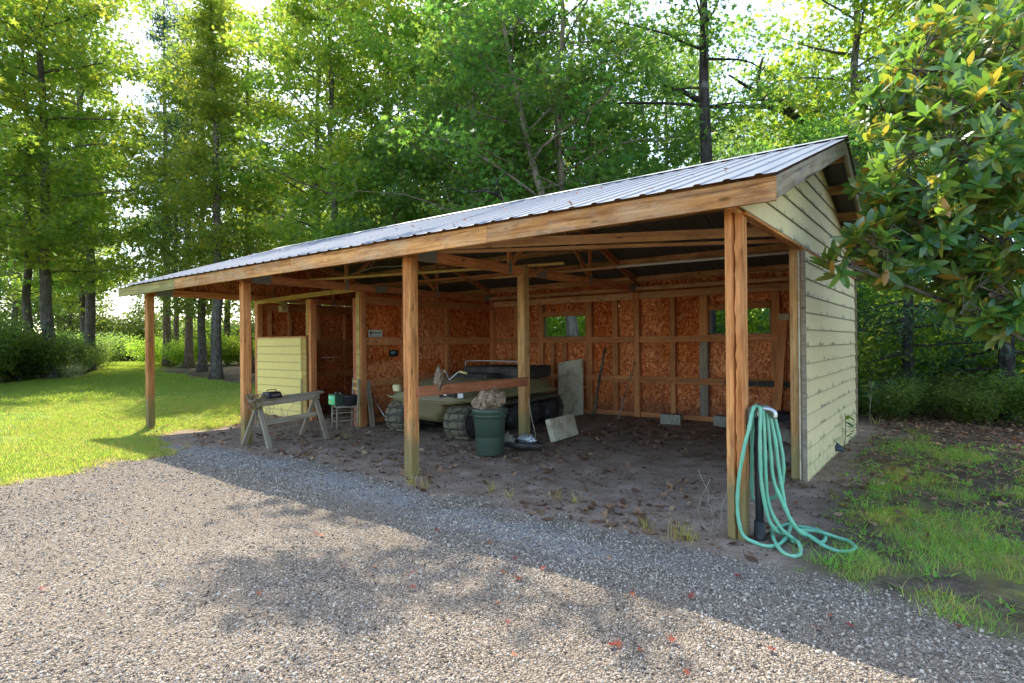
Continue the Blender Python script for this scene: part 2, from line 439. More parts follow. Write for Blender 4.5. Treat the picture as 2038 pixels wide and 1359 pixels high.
M['shrub'] = leafmat('shrub_leaf', (.09, .18, .03), (.16, .27, .05), (.30, .36, .07), trans=.6)
M['pale_shrub'] = leafmat('pale_shrub_leaf', (.14, .18, .10), (.25, .28, .17), (.4, .42, .30))
M['grass'] = leafmat('lawn_grass_blade', (.11, .19, .04), (.17, .26, .045), (.29, .31, .09), .45, .6)
M['grass_shade'] = leafmat('soft_grass_blade', (.10, .24, .045), (.16, .31, .055), (.30, .36, .09), .45, .6)
M['dry_grass'] = leafmat('yellow_dry_grass', (.20, .22, .05), (.32, .30, .08), (.42, .34, .14), .4, .7)
M['litter'] = leafmat('dead_leaf', (.10, .055, .03), (.20, .115, .06), (.34, .22, .12), .15, .8)
M['redleaf'] = leafmat('red_dead_leaf', (.22, .055, .025), (.30, .09, .04), (.36, .16, .08), .2, .7)

def magnolia_leafmat():
    t = NT('magnolia_leaf'); r = t.attr('rnd'); geo = t.n('ShaderNodeNewGeometry'); o = t.objrand()
    rr = t.math('FRACT', t.math('ADD', r, o))
    top = t.ramp(rr, [(0.0, (.04, .115, .04)), (.5, (.075, .18, .045)), (.82, (.13, .25, .04)), (1.0, (.20, .28, .04))])
    under = t.ramp(rr, [(0.0, (.09, .15, .04)), (.55, (.16, .20, .05)), (.8, (.30, .22, .05)), (1.0, (.50, .22, .04))])
    base = t.mix(geo.outputs['Backfacing'], top, under)
    p = t.principled(base, .28, None, spec=.6)
    tr = t.n('ShaderNodeBsdfTranslucent'); t.set(tr.inputs[0], t.ramp(rr, [(0.0, (.20, .44, .05)), (.7, (.38, .56, .05)), (1.0, (.78, .50, .05))]))
    mx = t.n('ShaderNodeMixShader'); mx.inputs[0].default_value = .38
    t.t.links.new(p, mx.inputs[1]); t.t.links.new(tr.outputs[0], mx.inputs[2])
    return t.done(mx.outputs[0])
M['magnolia'] = magnolia_leafmat()

def groundmat():
    t = NT('ground_soil_gravel_grass'); P = t.pos()
    mg, ml, md, mm, mw = (t.attr(n) for n in ('m_gravel', 'm_lawn', 'm_dirt', 'm_moss', 'm_white'))
    # gravel: stones of different greys and beiges
    pw = t.vmath('ADD', P, t.vmath('SCALE', t.noise(P, 30, 2, out='Color'), .02))
    v = t.voro(pw, 78, 'Color'); vd = t.voro(pw, 78, 'Distance'); vd2 = t.voro(pw, 120, 'Distance')
    s = t.n('ShaderNodeSeparateColor'); t.set(s.inputs[0], v)
    gcol = t.ramp(s.outputs[0], [(0.0, (.06, .05, .036)), (.22, (.25, .20, .14)), (.6, (.40, .33, .235)), (1.0, (.60, .51, .40))])
    sand = t.mix(t.noise(P, 60, 3), (.29, .225, .155), (.41, .325, .235))
    fine = t.ramp(t.noise(P, 2.2, 4, .6), [(.35, 0.0), (.6, 1.0)])
    gcol = t.mix(t.math('MULTIPLY', fine, .6), gcol, sand)
    gcol = t.mix(t.ramp(vd, [(.45, 0.0), (.75, .75)]), gcol, (.09, .075, .06))
    big = t.noise(P, .8, 4, .6)
    gcol = t.hsv(gcol, .5, 1.0, t.math('ADD', t.math('MULTIPLY', big, .5), .75))
    gcol = t.mix(t.math('MULTIPLY', mw, .9), gcol, t.mix(t.noise(P, 40, 3, .7), (.22, .21, .19), (.55, .54, .51)))
    # bare shed soil with lighter dusty patches
    n1 = t.noise(P, 3.0, 6, .65); n2 = t.noise(P, 28, 4, .7)
    dcol = t.ramp(n1, [(.3, (.21, .145, .095)), (.55, (.33, .24, .165)), (.75, (.46, .36, .265))])
    dcol = t.mix(t.ramp(n2, [(.5, 0.0), (.75, .7)]), dcol, (.08, .056, .04))
    lcol = t.ramp(t.noise(P, 1.2, 5, .6), [(.3, (.12, .19, .03)), (.6, (.19, .24, .04)), (.8, (.28, .26, .09))])
    mcol = t.ramp(t.noise(P, 22, 4, .6), [(.3, (.22, .21, .03)), (.7, (.42, .38, .05))])
    fcol = t.ramp(t.noise(P, 9, 6, .7), [(.3, (.035, .025, .018)), (.5, (.095, .07, .045)), (.72, (.20, .155, .10))])
    edge_ = t.ramp(ml, [(.3, 0.0), (.55, 1.0), (.97, 0.0)]); lcol = t.mix(t.math('MULTIPLY', edge_, .8), lcol, (.26, .21, .10))
    base = t.mix(md, fcol, dcol); base = t.mix(ml, base, lcol); base = t.mix(mg, base, gcol); base = t.mix(mm, base, mcol)
    hg = t.math('ADD', t.math('MULTIPLY', t.math('SUBTRACT', 1.0, vd), .8), t.math('MULTIPLY', t.math('SUBTRACT', 1.0, vd2), .35))
    hd = t.math('ADD', t.math('MULTIPLY', n1, .6), t.math('MULTIPLY', n2, .5))
    hm = t.n('ShaderNodeMix'); hm.data_type = 'FLOAT'; t.set(hm.inputs[0], mg); t.set(hm.inputs[2], hd); t.set(hm.inputs[3], hg)
    return t.done(t.principled(base, .92, t.bump(hm.outputs[0], 1.0, .03), spec=.15))
M['ground'] = groundmat()

# ------------------------------------------------------------------ ground regions
EDGE_X = [-40, -12, -9, -8.2, -7.2, -5.4, -3.6, -2.4, -1.2, .13, 1.0, 1.4, 1.8, 2.6, 4, 30]
EDGE_Y = [-.8, -.8, -.8, -.43, -.28, -.23, -.35, -.37, -.42, -.43, -.42, -.58, -.85, -1.4, -2.4, -16]
LAWN_Y = [-60, -6, -3.2, -2.5, -1.7, -1.18, -.83, -.56, 1.4, 3.0, 60]
LAWN_X = [-7.0, -7.4, -7.66, -7.66, -7.93, -8.05, -8.8, -10.5, -11.0, -12.4, -12.4]
def lawn_hi(x):      # far (right) edge of the lawn towards the trees, as a Y for a given X
    return np.interp(x, [-70, -64, -37, -23, -14, -11], [22, 20, 9.6, 6.8, 6.6, 6.5])
def lawn_lo(x):      # left forest edge
    return np.interp(x, [-64, -54, -38, -34.5, -31, -26, -20, -12], [14.5, 12.5, 6.8, 3.8, 1.0, -3, -8, -14])
def masks(x, y):
    wob = (fbm(x*1.6, y*1.6, 5)-.5)*.75; wob2 = (fbm(x*5, y*5, 9)-.5)*.3
    e = np.interp(x, EDGE_X, EDGE_Y)
    lx = np.interp(y, LAWN_Y, LAWN_X)
    g = sstep(.14, -.14, y-e+wob*.6+wob2)
    lawn = sstep(.38, -.38, x-lx+wob*1.7+wob2*2.2)
    lawn = lawn*sstep(.5, -.5, y-lawn_hi(x)+wob*1.5)*sstep(-.5, .5, y-lawn_lo(x)+wob*1.5)
    g = g*(1-lawn)*(1-sstep(-2.0, -14.0, x)*sstep(.3, 0, 1))
    dirt = sstep(9.0, 7.0, y)*sstep(-13.2, -12.2, x)*sstep(1.0, .2, x+wob)
    # right hand patch: thin grass
    rg = sstep(.55, 1.25, x+wob)*sstep(-.15, .25, y-e+wob2*1.5)*sstep(9.0, 6.0, y)
    rgrass = rg*sstep(.50, .64, fbm(x*1.3+3, y*1.3, 31)+.16*sstep(2.2, .2, y)*sstep(1.0, 1.5, x))
    moss = rg*(np.exp(-(((x-1.05)/.32)**2+((y-1.55)/.45)**2)) + np.exp(-(((x-.95)/.38)**2+((y-3.7)/.9)**2)) + .9*np.exp(-(((x-2.05)/.25)**2+((y-.2)/.5)**2)))
    moss = np.clip(moss*1.5, 0, 1)*sstep(.3, .55, fbm(x*6, y*6, 44))
    white = np.exp(-((y-e+.42)/.34)**2)*sstep(.9, -1.5, x)*sstep(.35, .6, fbm(x*2.2, y*3.2, 51))*sstep(-10.5, -8.8, x)
    white = np.maximum(white*1.0, .9*np.exp(-(((x+7.6)/1.5)**2+((y+.75)/.38)**2)))
    return g, lawn, dirt, rgrass*(1-moss), moss, white
def gheight(x, y):
    g, lawn, dirt, rg, moss, white = masks(x, y)
    near = sstep(40, 10, np.hypot(x-1.5, y+4.9))
    h = (fbm(x*.6, y*.6, 71)-.5)*.05*near + (fbm(x*3, y*3, 73)-.5)*.03*near
    h = h + (1-g)*(1-lawn)*(fbm(x*9, y*9, 75)-.5)*.035*near
    pl = np.exp(-((x+12)**2+(y)**2)/3.0)*-.06
    return h + pl

def axis(lo, hi, step, far):
    a = list(np.arange(lo, hi+step/2, step)); out = []
    s = step; v = lo
    while v > -far: s *= 1.22; v -= s; out.append(v)
    b = out[::-1]+a; s = step; v = hi
    while v < far: s *= 1.22; v += s; b.append(v)
    return np.array(b)
xs = axis(-13.5, 4.5, .085, 400); ys = axis(-5.2, 8.0, .085, 400)
X, Y = np.meshgrid(xs, ys); Z = gheight(X, Y)
nx, ny = len(xs), len(ys)
V = np.stack([X.ravel(), Y.ravel(), Z.ravel()], 1)
ii = (np.arange(ny-1)[:, None]*nx+np.arange(nx-1)[None, :]).ravel()
F = np.stack([ii, ii+1, ii+nx+1, ii+nx], 1)
g_, l_, d_, rg_, m_, w_ = (a.ravel() for a in masks(X, Y))
l2 = np.maximum(l_, rg_*.7)
vat = dict(m_gravel=g_, m_lawn=l2, m_dirt=d_, m_moss=m_, m_white=w_)
fm = {k: v[F].mean(1) for k, v in (('g', g_), ('l', l_), ('d', d_))}
cls = np.where(fm['g'] > .5, 1, np.where(fm['l'] > .5, 2, np.where(fm['d'] > .5, 3, 0)))
for k, nm in ((0, 'ground'), (1, 'driveway'), (2, 'lawn'), (3, 'dirt_floor')):
    sel = F[cls == k]
    u, inv = np.unique(sel, return_inverse=True)
    me = np_mesh(nm, V[u], inv.reshape(-1, 4), M['ground'], True, vattr={a: b[u] for a, b in vat.items()})
    props(link(nm, me), kind='structure',
          label={0: 'brown forest floor of leaf litter around the shed', 1: 'pale gravel driveway in front of the shed',
                 2: 'bright mown lawn left of the shed', 3: 'bare dark dirt floor under the shed roof'}[k])

# ------------------------------------------------------------------ the shed
X1, X2, X3, X4 = 0.0, -3.996, -8.079, -12.05
W = .14; YM, YB, HC = 2.4124, 6.6328, 2.7318
RX0, RX1 = -12.62, .47            # roof ends
YF, YR, YRR = -.30, 3.39, 7.08    # front eave, ridge, rear eave
ZE, ZR = 2.925, 4.20
SL = (ZR-ZE)/(YR-YF)
def roofz(y): return ZR-abs(y-YR)*SL
shed = thing('pole_shed', 'open fronted wooden pole shed with metal gable roof and cream siding', 'shed')

# posts (square timbers)
def post(x, y, h, mat, w=W, z0=-.12, name='post'):
    return beam(name, (x+w/2, y+w/2, z0), (x+w/2, y+w/2, h), w, w, mat, shed, bev=.008)
def cracked_post(x, y, h, mat):
    """the nearest post is two timbers with a split between them"""
    bm = bmesh.new()
    n = 40; L = h+.12
    prof = [(-.07, -.07), (-.012, -.07), (.0, -.035), (.012, -.07), (.07, -.07), (.07, .07), (-.07, .07)]
    rings = []
    rr = random.Random(3)
    for i in range(n+1):
        xx = -L/2+L*i/n; q = .6+.8*rr.random(); s_ = rr.uniform(-.004, .004)
        ring = []
        for j, (a, b) in enumerate(prof):
            if j in (1, 3): a = a*q+s_
            if j == 2: a += s_; b = -.07+.035*q
            a += rr.uniform(-.0008, .0008); ring.append(bm.verts.new((xx, b, -a)))
        rings.append(ring)
    for i in range(n):
        for j in range(7):
            bm.faces.new((rings[i][j], rings[i][(j+1) % 7], rings[i+1][(j+1) % 7], rings[i+1][j]))
    bm.faces.new(rings[0][::-1]); bm.faces.new(rings[-1])
    bmesh.ops.recalc_face_normals(bm, faces=bm.faces)
    me = bm_mesh('cracked_post', bm, mat)
    o = link('post', me, shed)
    # local X is up, local Y -> world Y, local Z -> world -X
    o.matrix_basis = Matrix(((0, 0, -1, x+.07), (0, 1, 0, y+.07), (1, 0, 0, h/2-.06), (0, 0, 0, 1)))
    return o
cracked_post(X1, 0, HC+.16, M['post'])
post(X2, 0, HC+.02, M['post']); post(X3, 0, HC, M['post']); post(X4, 0, HC, M['post'])
post(X1, YM, HC, M['post_mid']); post(X2, YM, HC+.16, M['post_mid']); post(X3, YM, HC, M['stud']); post(X4, YM, HC, M['stud'])
for x in (X1, X2, X3, X4): post(x, YB, HC, M['stud'], w=.13)

# trusses
GP = .0035
def truss(x, first=False):
    """x = left face of the posts; members are one 38 mm ply with nailed plates"""
    t = part_empty('truss', shed, (x+W/2, 0, 0)); c = M['chord']
    zb = HC; h = .14; y0, y1 = 0.0, YB+.13
    beam('chord', (0, y0, zb+h/2), (0, y1, zb+h/2), .04, h, c, t)
    for s in (-1, 1):
        ya = YR+s*(YR-YF-.05); za = roofz(ya)-.045-.07/math.cos(math.atan(SL))
        beam('chord', (0, ya, za-.0), (0, YR+s*.002, roofz(YR)-.045-.07/math.cos(math.atan(SL))), .04, h, c, t)
    for y in (2.13, 4.65):
        beam('web', (0, y, zb+h+.002), (0, y, roofz(y)-.045-.15), .038, .075, c, t, upv=Vector((0, 1, 0)))
        beam('web', (0, y+(.06 if y < 3 else -.06), zb+h+.03), (0, YR+(-.06 if y < 3 else .06), ZR-.26), .038, .085, c, t)
    for (yy, zz, a, b) in [(.36, zb+.075, .34, .155), (2.13, zb+.10, .07, .20), (4.65, zb+.10, .07, .20), (2.98, zb+.072, .30, .14), (YB-.15, zb+.08, .30, .17), (YR, ZR-.17, .3, .16)]:
        for s in (-1, 1):
            box('gusset_plate', (s*(.0205+GP/2), yy, zz), (GP, a, b), M['galv'], t, bev=0)
    return t
for x in (X2, X3, X4): truss(x)
tr1 = truss(X1)

# heel blocking between fascia and chord
for x in (X1, X2, X3, X4):
    beam('lookout', (x+W/2, YF+.045, HC+.05), (x+W/2, -.002, HC+.05), .05, .06, M['chord'], shed)

# purlins between trusses on both slopes
ang = math.atan(SL)
for s in (-1, 1):
    for k, dist in enumerate([.25, 1.02, 1.79, 2.58, 3.40]):
        y = YR+s*dist*math.cos(ang)*1.0; zt = roofz(y)-.028
        bays = [(X4, X3), (X3, X2), (X2, X1)]
        for a, b in bays:
            o = beam('purlin', (a+W/2+.022, y, zt-.062), (b+W/2-.022, y, zt-.062), .038, .125, M['purlin'], shed)
        beam('purlin', (X1+W/2+.022, y, zt-.062), (RX1-.045, y, zt-.062), .038, .125, M['purlin'], shed)
        beam('purlin', (RX0+.045, y, zt-.062), (X4+W/2-.022, y, zt-.062), .038, .125, M['purlin'], shed)
# hangers: bright bent straps where purlins meet the trusses
for s in (-1, 1):
    for k, dist in enumerate([.25, 1.02, 1.79, 2.58]):
        y = YR+s*dist*math.cos(ang); zt = roofz(y)-.028
        for x in (X3, X2):
            box('joist_hanger', (x+W/2+.026, y, zt-.07), (.006, .052, .13), M['galv'], shed, bev=0)

# fascia and rake boards
zf = ZE-.035
fx = [RX0, -7.75, RX1]
xs_f = [(RX0, -9.86, 'fascia_green'), (-9.86, -6.02, 'fascia'), (-6.02, -2.35, 'fascia'), (-2.35, RX1-.0, 'fascia')]
for i, (a, b, mm_) in enumerate(xs_f):
    beam('fascia_board', (a+.001, YF+.02, zf-.085), (b-.001, YF+.02, zf-.085), .038, .185, M[mm_], shed, bev=.004)
beam('fascia_board', (RX0, YRR-.02, zf-.085), (RX1, YRR-.02, zf-.085), .038, .185, M['fascia_old'], shed)
for x in (RX1-.019, RX0+.019):
    for s in (-1, 1):
        ya = YR+s*(YR-YF-.045)
        beam('rake_board', (x, ya, roofz(ya)-.035-.085), (x, YR+s*.002, ZR-.035-.085), .038, .165, M['fascia_old'], shed)

# roof: ribbed galvanised sheets, each an object
def sheet_mesh(wd, length):
    P = []; n = int(round(wd/.2286))
    for k in range(n):
        x0 = k*wd/n
        P += [(x0, 0), (x0+.07, 0), (x0+.088, .012), (x0+.122, .012), (x0+.14, 0)]
    P.append((wd, 0))
    ny_ = 7; verts = []; faces = []
    th = .0012
    for side in (0, 1):
        for j in range(ny_):
            yy = length*j/(ny_-1)
            for (a, b) in P: verts.append((a-wd/2, yy, b+(0 if side else -th)))
    m_ = len(P); N = m_*ny_
    for side in (0, 1):
        for j in range(ny_-1):
            for i in range(m_-1):
                q = (side*N+j*m_+i, side*N+j*m_+i+1, side*N+(j+1)*m_+i+1, side*N+(j+1)*m_+i)
                faces.append(q if side else q[::-1])
    for i in range(m_-1):
        faces.append((i, i+1, N+i+1, N+i)); a = (ny_-1)*m_
        faces.append((N+a+i, N+a+i+1, a+i+1, a+i))
    me = bpy.data.meshes.new('roof_sheet'); me.from_pydata(verts, [], faces); me.materials.append(M['roof'])
    return me
nsh = 14; swd = (RX1+.02-(RX0-.02))/nsh; slen = (YR-YF+.05)/math.cos(ang)
sm = sheet_mesh(swd, slen)
rr = random.Random(5)
for s in (0, 1):
    for k in range(nsh):
        o = link('roof_sheet', sm, shed)
        xx = RX0-.02+swd*(k+.5)
        tilt = rr.uniform(-.0012, .0012)
        if s == 0:
            o.location = (xx, YF-.05, ZE-.05*SL+.001+(k % 2)*.0014); o.rotation_euler = (ang+tilt, 0, 0)
        else:
            o.location = (xx, YRR+.05, ZE-.05*SL+.001+(k % 2)*.0014); o.rotation_euler = (ang+tilt, 0, math.pi)
# ridge cap
bm = bmesh.new(); N_ = 2
vv = [bm.verts.new((x, YR+yy, ZR+zz)) for x in (RX0-.03, RX1+.03) for yy, zz in ((-.16, .026-.16*SL), (0, .032), (.16, .026-.16*SL), (.16, .022-.16*SL), (0, .028), (-.16, .022-.16*SL))]
for i in range(6): bm.faces.new((vv[i], vv[(i+1) % 6], vv[6+(i+1) % 6], vv[6+i]))
bm.faces.new(vv[:6][::-1]); bm.faces.new(vv[6:])
bmesh.ops.recalc_face_normals(bm, faces=bm.faces)
link('ridge_cap', bm_mesh('ridge_cap', bm, M['galv']), shed)

# right wall: lap siding boards, gable included
def lap_board(y0, y1, z, xw, mat, hgt=.2, slope_clip=None, name='siding_board'):
    """board along Y on plane x=xw; lower edge proud; slope_clip=(fn) clips the ends to the roof line"""
    t_ = .009; zt = z+hgt+.02
    def ends(zz):
        a, b = y0, y1
        if slope_clip:
            lim = (ZR-.17-zz)/SL
            a, b = max(a, YR-lim), min(b, YR+lim)
        return a, b
    a0, b0 = ends(z); a1, b1 = ends(zt)
    if b1-a1 < .05:
        a1, b1 = YR-.02, YR+.02
    bm = bmesh.new(); c = ((a0+b0)/2)
    pts = [(xw+.022, a0, z), (xw+.022, b0, z), (xw+.004, b1, zt), (xw+.004, a1, zt)]
    inn = [(p[0]-t_, p[1], p[2]) for p in pts]
    v = [bm.verts.new((p[0]-xw, p[1]-c, p[2]-z)) for p in pts+inn]
    for f in ((0, 1, 2, 3), (7, 6, 5, 4), (0, 4, 5, 1), (1, 5, 6, 2), (2, 6, 7, 3), (3, 7, 4, 0)): bm.faces.new([v[i] for i in f])
    bmesh.ops.recalc_face_normals(bm, faces=bm.faces)
    return link(name, bm_mesh(name, bm, mat), shed, (xw, c, z))
XW = W+.012
z = -.02; k = 0
while z < HC-.05:
    hh = min(.2, HC+.0-z)
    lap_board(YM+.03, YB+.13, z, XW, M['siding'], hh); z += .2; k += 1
z = HC
while z < ZR-.25:
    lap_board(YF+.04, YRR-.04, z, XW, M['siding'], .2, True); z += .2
# wall sheathing behind the siding and the gable
box('wall_panel', (W+.004, (YM+YB)/2+.06, HC/2), (.010, YB-YM+.1, HC-.02), M['osb'], shed, bev=0)
# corner trims of the right wall
box('corner_trim', (W+.012, YM-.012, 1.33), (.05, .022, 2.80), M['stud_grey'], shed)
box('corner_trim', (W-.035, YM-.010, 1.33), (.018, .018, 2.74), M['foam'], shed)
box('corner_trim', (XW+.022, YB+.14, 1.30), (.045, .022, 2.74), M['stud_grey'], shed)
beam('frieze_board', (XW-.004, .02, HC-.012), (XW-.004, YB+.1, HC-.012), .045, .03, M['post'], shed)
# framing inside the right wall
for yy in (3.2, 4.0, 4.8, 5.6): beam('stud', (X1+.06, yy, .03), (X1+.06, yy, HC-.02), .038, .09, M['stud'], shed, upv=Vector((1, 0, 0)))

# sheathing panels: (plane, x0,x1 or y0,y1, z0, z1)
def panel_y(x0, x1, z0, z1, y, mat='osb'):     # lies in a plane of constant y
    return box('wall_panel', ((x0+x1)/2, y, (z0+z1)/2), (x1-x0-.009, .012, z1-z0-.009), M[mat], shed, bev=0)
def panel_x(y0, y1, z0, z1, x, mat='osb'):
    return box('wall_panel', (x, (y0+y1)/2, (z0+z1)/2), (.012, y1-y0-.009, z1-z0-.009), M[mat], shed, bev=0)
YP = YB+.136
wins = [(-6.40, -5.23), (-2.37, -1.21)]
cuts = [X4, -11.0, -9.8, -8.6, -7.42, -6.40, -5.23, -4.4, -3.4, -2.37, -1.21, -.3, W]
for a, b in zip(cuts[:-1], cuts[1:]):
    isw = any(abs(a-w0) < .01 for w0, w1 in wins)
    if isw:
        panel_y(a, b, 0, .9, YP); panel_y(a, b, .9, 1.78, YP); panel_y(a, b, 2.265, HC+.02, YP)
    else:
        panel_y(a, b, 0, 1.22, YP); panel_y(a, b, 1.22, HC+.02, YP)
for a, b in zip(cuts[:-1], cuts[1:]): panel_y(a, b, HC+.024, roofz(YP)-.03, YP)
for x0_, x1_ in ((X4+W, X2), (X2+.01, X1+W)): box('girt', ((x0_+x1_)/2, YRR-.12, roofz(YRR-.1)-.10), (x1_-x0_, .2, .02), M['stud'], shed)
# outside of the back wall: rough siding so that the windows have a rim
for w0, w1 in wins:
    for xx in (w0+.012, w1-.012): box('window_frame', (xx, YP-.02, 2.02), (.022, .06, .485), M['stud_grey'], shed)
    box('window_frame', ((w0+w1)/2, YP-.02, 1.79), (w1-w0-.05, .06, .02), M['stud_grey'], shed)

def gb(z0, z1, xa, xb, mat='stud', y=YB+.04, d=.04): return box('girt', ((xa+xb)/2, y, (z0+z1)/2), (xb-xa, d, z1-z0), M[mat], shed)
for xa, xb in ((X4+W, X3-.002), (X3+.132, X2-.002), (X2+.132, X1-.002)):
    gb(1.635, 1.765, xa, xb); gb(2.575, 2.715, xa, xb, 'lumber'); gb(.02, .12, xa, xb, y=YB+.06)
    gb(.76, .90, xa, xb, 'stud')
box('girt', ((X2+X1)/2+.95, YB+.0, .83), (2.0, .03, .10), M['mudblack'], shed)
# eave beam above the back wall
for xa, xb in ((X4+W, X3+.05), (X3+.09, X2+.05), (X2+.09, X1+.05)):
    beam('eave_beam', (xa, YB-.06, HC+.06), (xb, YB-.06, HC+.06), .06, .08, M['lumber'], shed)
def vs(x0, x1, z0, z1, mat='stud', y=None): return beam('stud', ((x0+x1)/2, YB+.075, z0), ((x0+x1)/2, YB+.075, z1), x1-x0, .10, M[mat], shed, upv=Vector((0, 1, 0)))
segs = [(.122, .758), (.902, 1.633), (1.767, 2.573)]
for x0, x1, mt in [(-7.30, -7.16, 'stud'), (-6.55, -6.41, 'stud'), (-5.215, -5.05, 'stud'), (-4.52, -4.40, 'stud'), (-3.18, -3.07, 'stud'), (-2.56, -2.39, 'stud'), (-1.19, -1.04, 'stud'), (-.5, -.42, 'stud'), (-11.4, -11.32, 'stud'), (-10.8, -10.7, 'stud'), (-10.1, -10.02, 'stud'), (-9.4, -9.32, 'stud'), (-8.8, -8.72, 'stud')]:
    for i, (z0, z1) in enumerate(segs): vs(x0, x1, z0, z1, 'stud_grey' if (x0 == -2.56 and i < 2) else mt)
for x0, x1 in ((-6.18, -6.08), (-5.84, -5.74)):
    vs(x0, x1, .122, .758); vs(x0, x1, .902, 1.633)
for w0, w1 in wins:
    box('header', ((w0+w1)/2, YB+.075, 2.33), (w1-w0+.0, .09, .12), M['stud'], shed)

# partition wall on the X3 line (sheathed on the closet side), frame on this side
XP = X3+.01
for y0, y1 in ((YM+W, 3.8), (3.8, 5.02), (5.02, YB)):
    panel_x(y0, y1, 0, 1.3, XP); panel_x(y0, y1, 1.3, HC-.01, XP)
def gx(z0, z1, mat='stud', y0=YM+W+.002, y1=YB-.002): return box('girt', (X3+.06, (y0+y1)/2, (z0+z1)/2), (.04, y1-y0, z1-z0), M[mat], shed)
gx(1.63, 1.795); gx(.785, .935); gx(2.475, 2.64, 'stud'); gx(.02, .12)
for y in (3.62, 4.97):
    for z0, z1 in ((.122, .783), (.937, 1.628), (1.797, 2.473)):
        beam('stud', (X3+.075, y, z0), (X3+.075, y, z1), .10, .10, M['stud'], shed)
# left wall of the closet and its gable
XL = X4+.02
for y0, y1 in ((YM+W, 3.8), (3.8, 5.02), (5.02, YB)):
    panel_x(y0, y1, 0, 1.3, XL); panel_x(y0, y1, 1.3, HC-.01, XL)
for z0, z1 in ((1.63, 1.78), (.78, .93), (2.5, 2.66)): box('girt', (X4+.07, (YM+YB)/2+.07, (z0+z1)/2), (.04, YB-YM-.15, z1-z0), M['stud'], shed)
for y in (2.75, 3.30, 4.15, 5.0, 5.85):
    beam('stud', (X4+.085, y, 1.782), (X4+.085, y, 2.498), .08, .09, M['stud'], shed)
    beam('stud', (X4+.085, y, .932), (X4+.085, y, 1.628), .08, .09, M['stud'], shed)
# gable sheathing on the X4 line above the chord (stepped panels cut to the slope)
def gable_panel(ya, yb, x):
    za, zb = roofz(ya)-.03, roofz(yb)-.03; z0 = HC+.02
    bm = bmesh.new(); c = (ya+yb)/2
    P = [(ya, z0), (yb, z0), (yb, zb), (ya, za)]
    v = [bm.verts.new((dx, a-c, b-z0)) for dx in (-.006, .006) for a, b in P]
    for f in ((0, 1, 2, 3), (7, 6, 5, 4), (0, 4, 5, 1), (1, 5, 6, 2), (2, 6, 7, 3), (3, 7, 4, 0)): bm.faces.new([v[i] for i in f])
    bmesh.ops.recalc_face_normals(bm, faces=bm.faces)
    link('wall_panel', bm_mesh('gable_panel', bm, M['osb']), shed, (x, c, z0))
for a, b in ((-.02, 1.1), (1.104, 2.24), (2.244, 3.388), (3.392, 4.53), (4.534, 5.67), (5.674, 6.78)): gable_panel(a, b, X4+.02)
for y in (1.0, 1.75, 2.9, 4.0, 5.2):
    beam('stud', (X4+.045, y, HC+.15), (X4+.045, y, roofz(y)-.2), .036, .09, M['stud'], shed, upv=Vector((0, 1, 0)))

# closet front: yellow half wall, header, jambs
for k in range(10):
    z0 = -.03+k*.184
    bm = bmesh.new(); x0, x1 = X4+W+.002, -10.06
    P = [(-.018, 0), (-.006, .195), (.004, .195), (-.006, 0)]
    v = [bm.verts.new((xx, yy, zz)) for xx in ((x0-x1)/2, (x1-x0)/2) for yy, zz in P]
    for i in range(4): bm.faces.new((v[i], v[(i+1) % 4], v[4+(i+1) % 4], v[4+i]))
    bm.faces.new(v[:4][::-1]); bm.faces.new(v[4:]); bmesh.ops.recalc_face_normals(bm, faces=bm.faces)
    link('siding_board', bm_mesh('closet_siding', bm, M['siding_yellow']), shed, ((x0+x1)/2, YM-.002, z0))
box('corner_trim', (-10.035, YM-.012, .89), (.05, .03, 1.87), M['siding_yellow'], shed)
box('corner_trim', (-9.93, YM+.01, .89), (.15, .04, 1.86), M['yellow_wood'], shed)
panel_y(X4+W, -9.98, -.02, 1.80, YM+.03)
beam('sill', (X4+W, YM+.05, 1.835), (-9.86, YM+.05, 1.835), .10, .03, M['stud'], shed)
beam('header', (X4+W+.0, YM-.0, 2.70), (X3-.002, YM-.0, 2.78), .038, .10, M['yellow_wood'], shed)
beam('door_jamb', (-9.70, YM+.055, -.03), (-9.70, YM+.055, 2.66), .10, .14, M['stud'], shed, upv=Vector((0, 1, 0)))
beam('door_jamb', (-9.83, YM+.04, 1.86), (-9.83, YM+.04, 2.66), .05, .07, M['yellow_wood'], shed, upv=Vector((0, 1, 0)))
beam('door_jamb', (X3-.055, YM+.03, -.03), (X3-.055, YM+.03, HC-.14), .09, .09, M['red_wood'], shed, upv=Vector((0, 1, 0)))
box('facing_board', (X3+W/2-.01, YM-.012, HC/2-.03), (.115, .02, HC), M['yellow_wood'], shed)
# rail between the X2 posts
beam('rail', (X2+W+.02, W-.05, 1.055), (X2+W+.02, YM+.04, 1.045), .045, .135, M['rail'], shed)
# top plates over the bays on the middle row
beam('knee_brace', (X2+W/2+.05, YM+.15, HC-.0), (X2+W/2+.05, YM+.55, HC+.16), .038, .09, M['chord'], shed)
# bracket at the near post head
beam('lookout', (X1+W-.02, -.24, HC+.02), (X1+W-.02, -.004, HC+.02), .04, .09, M['post'], shed)

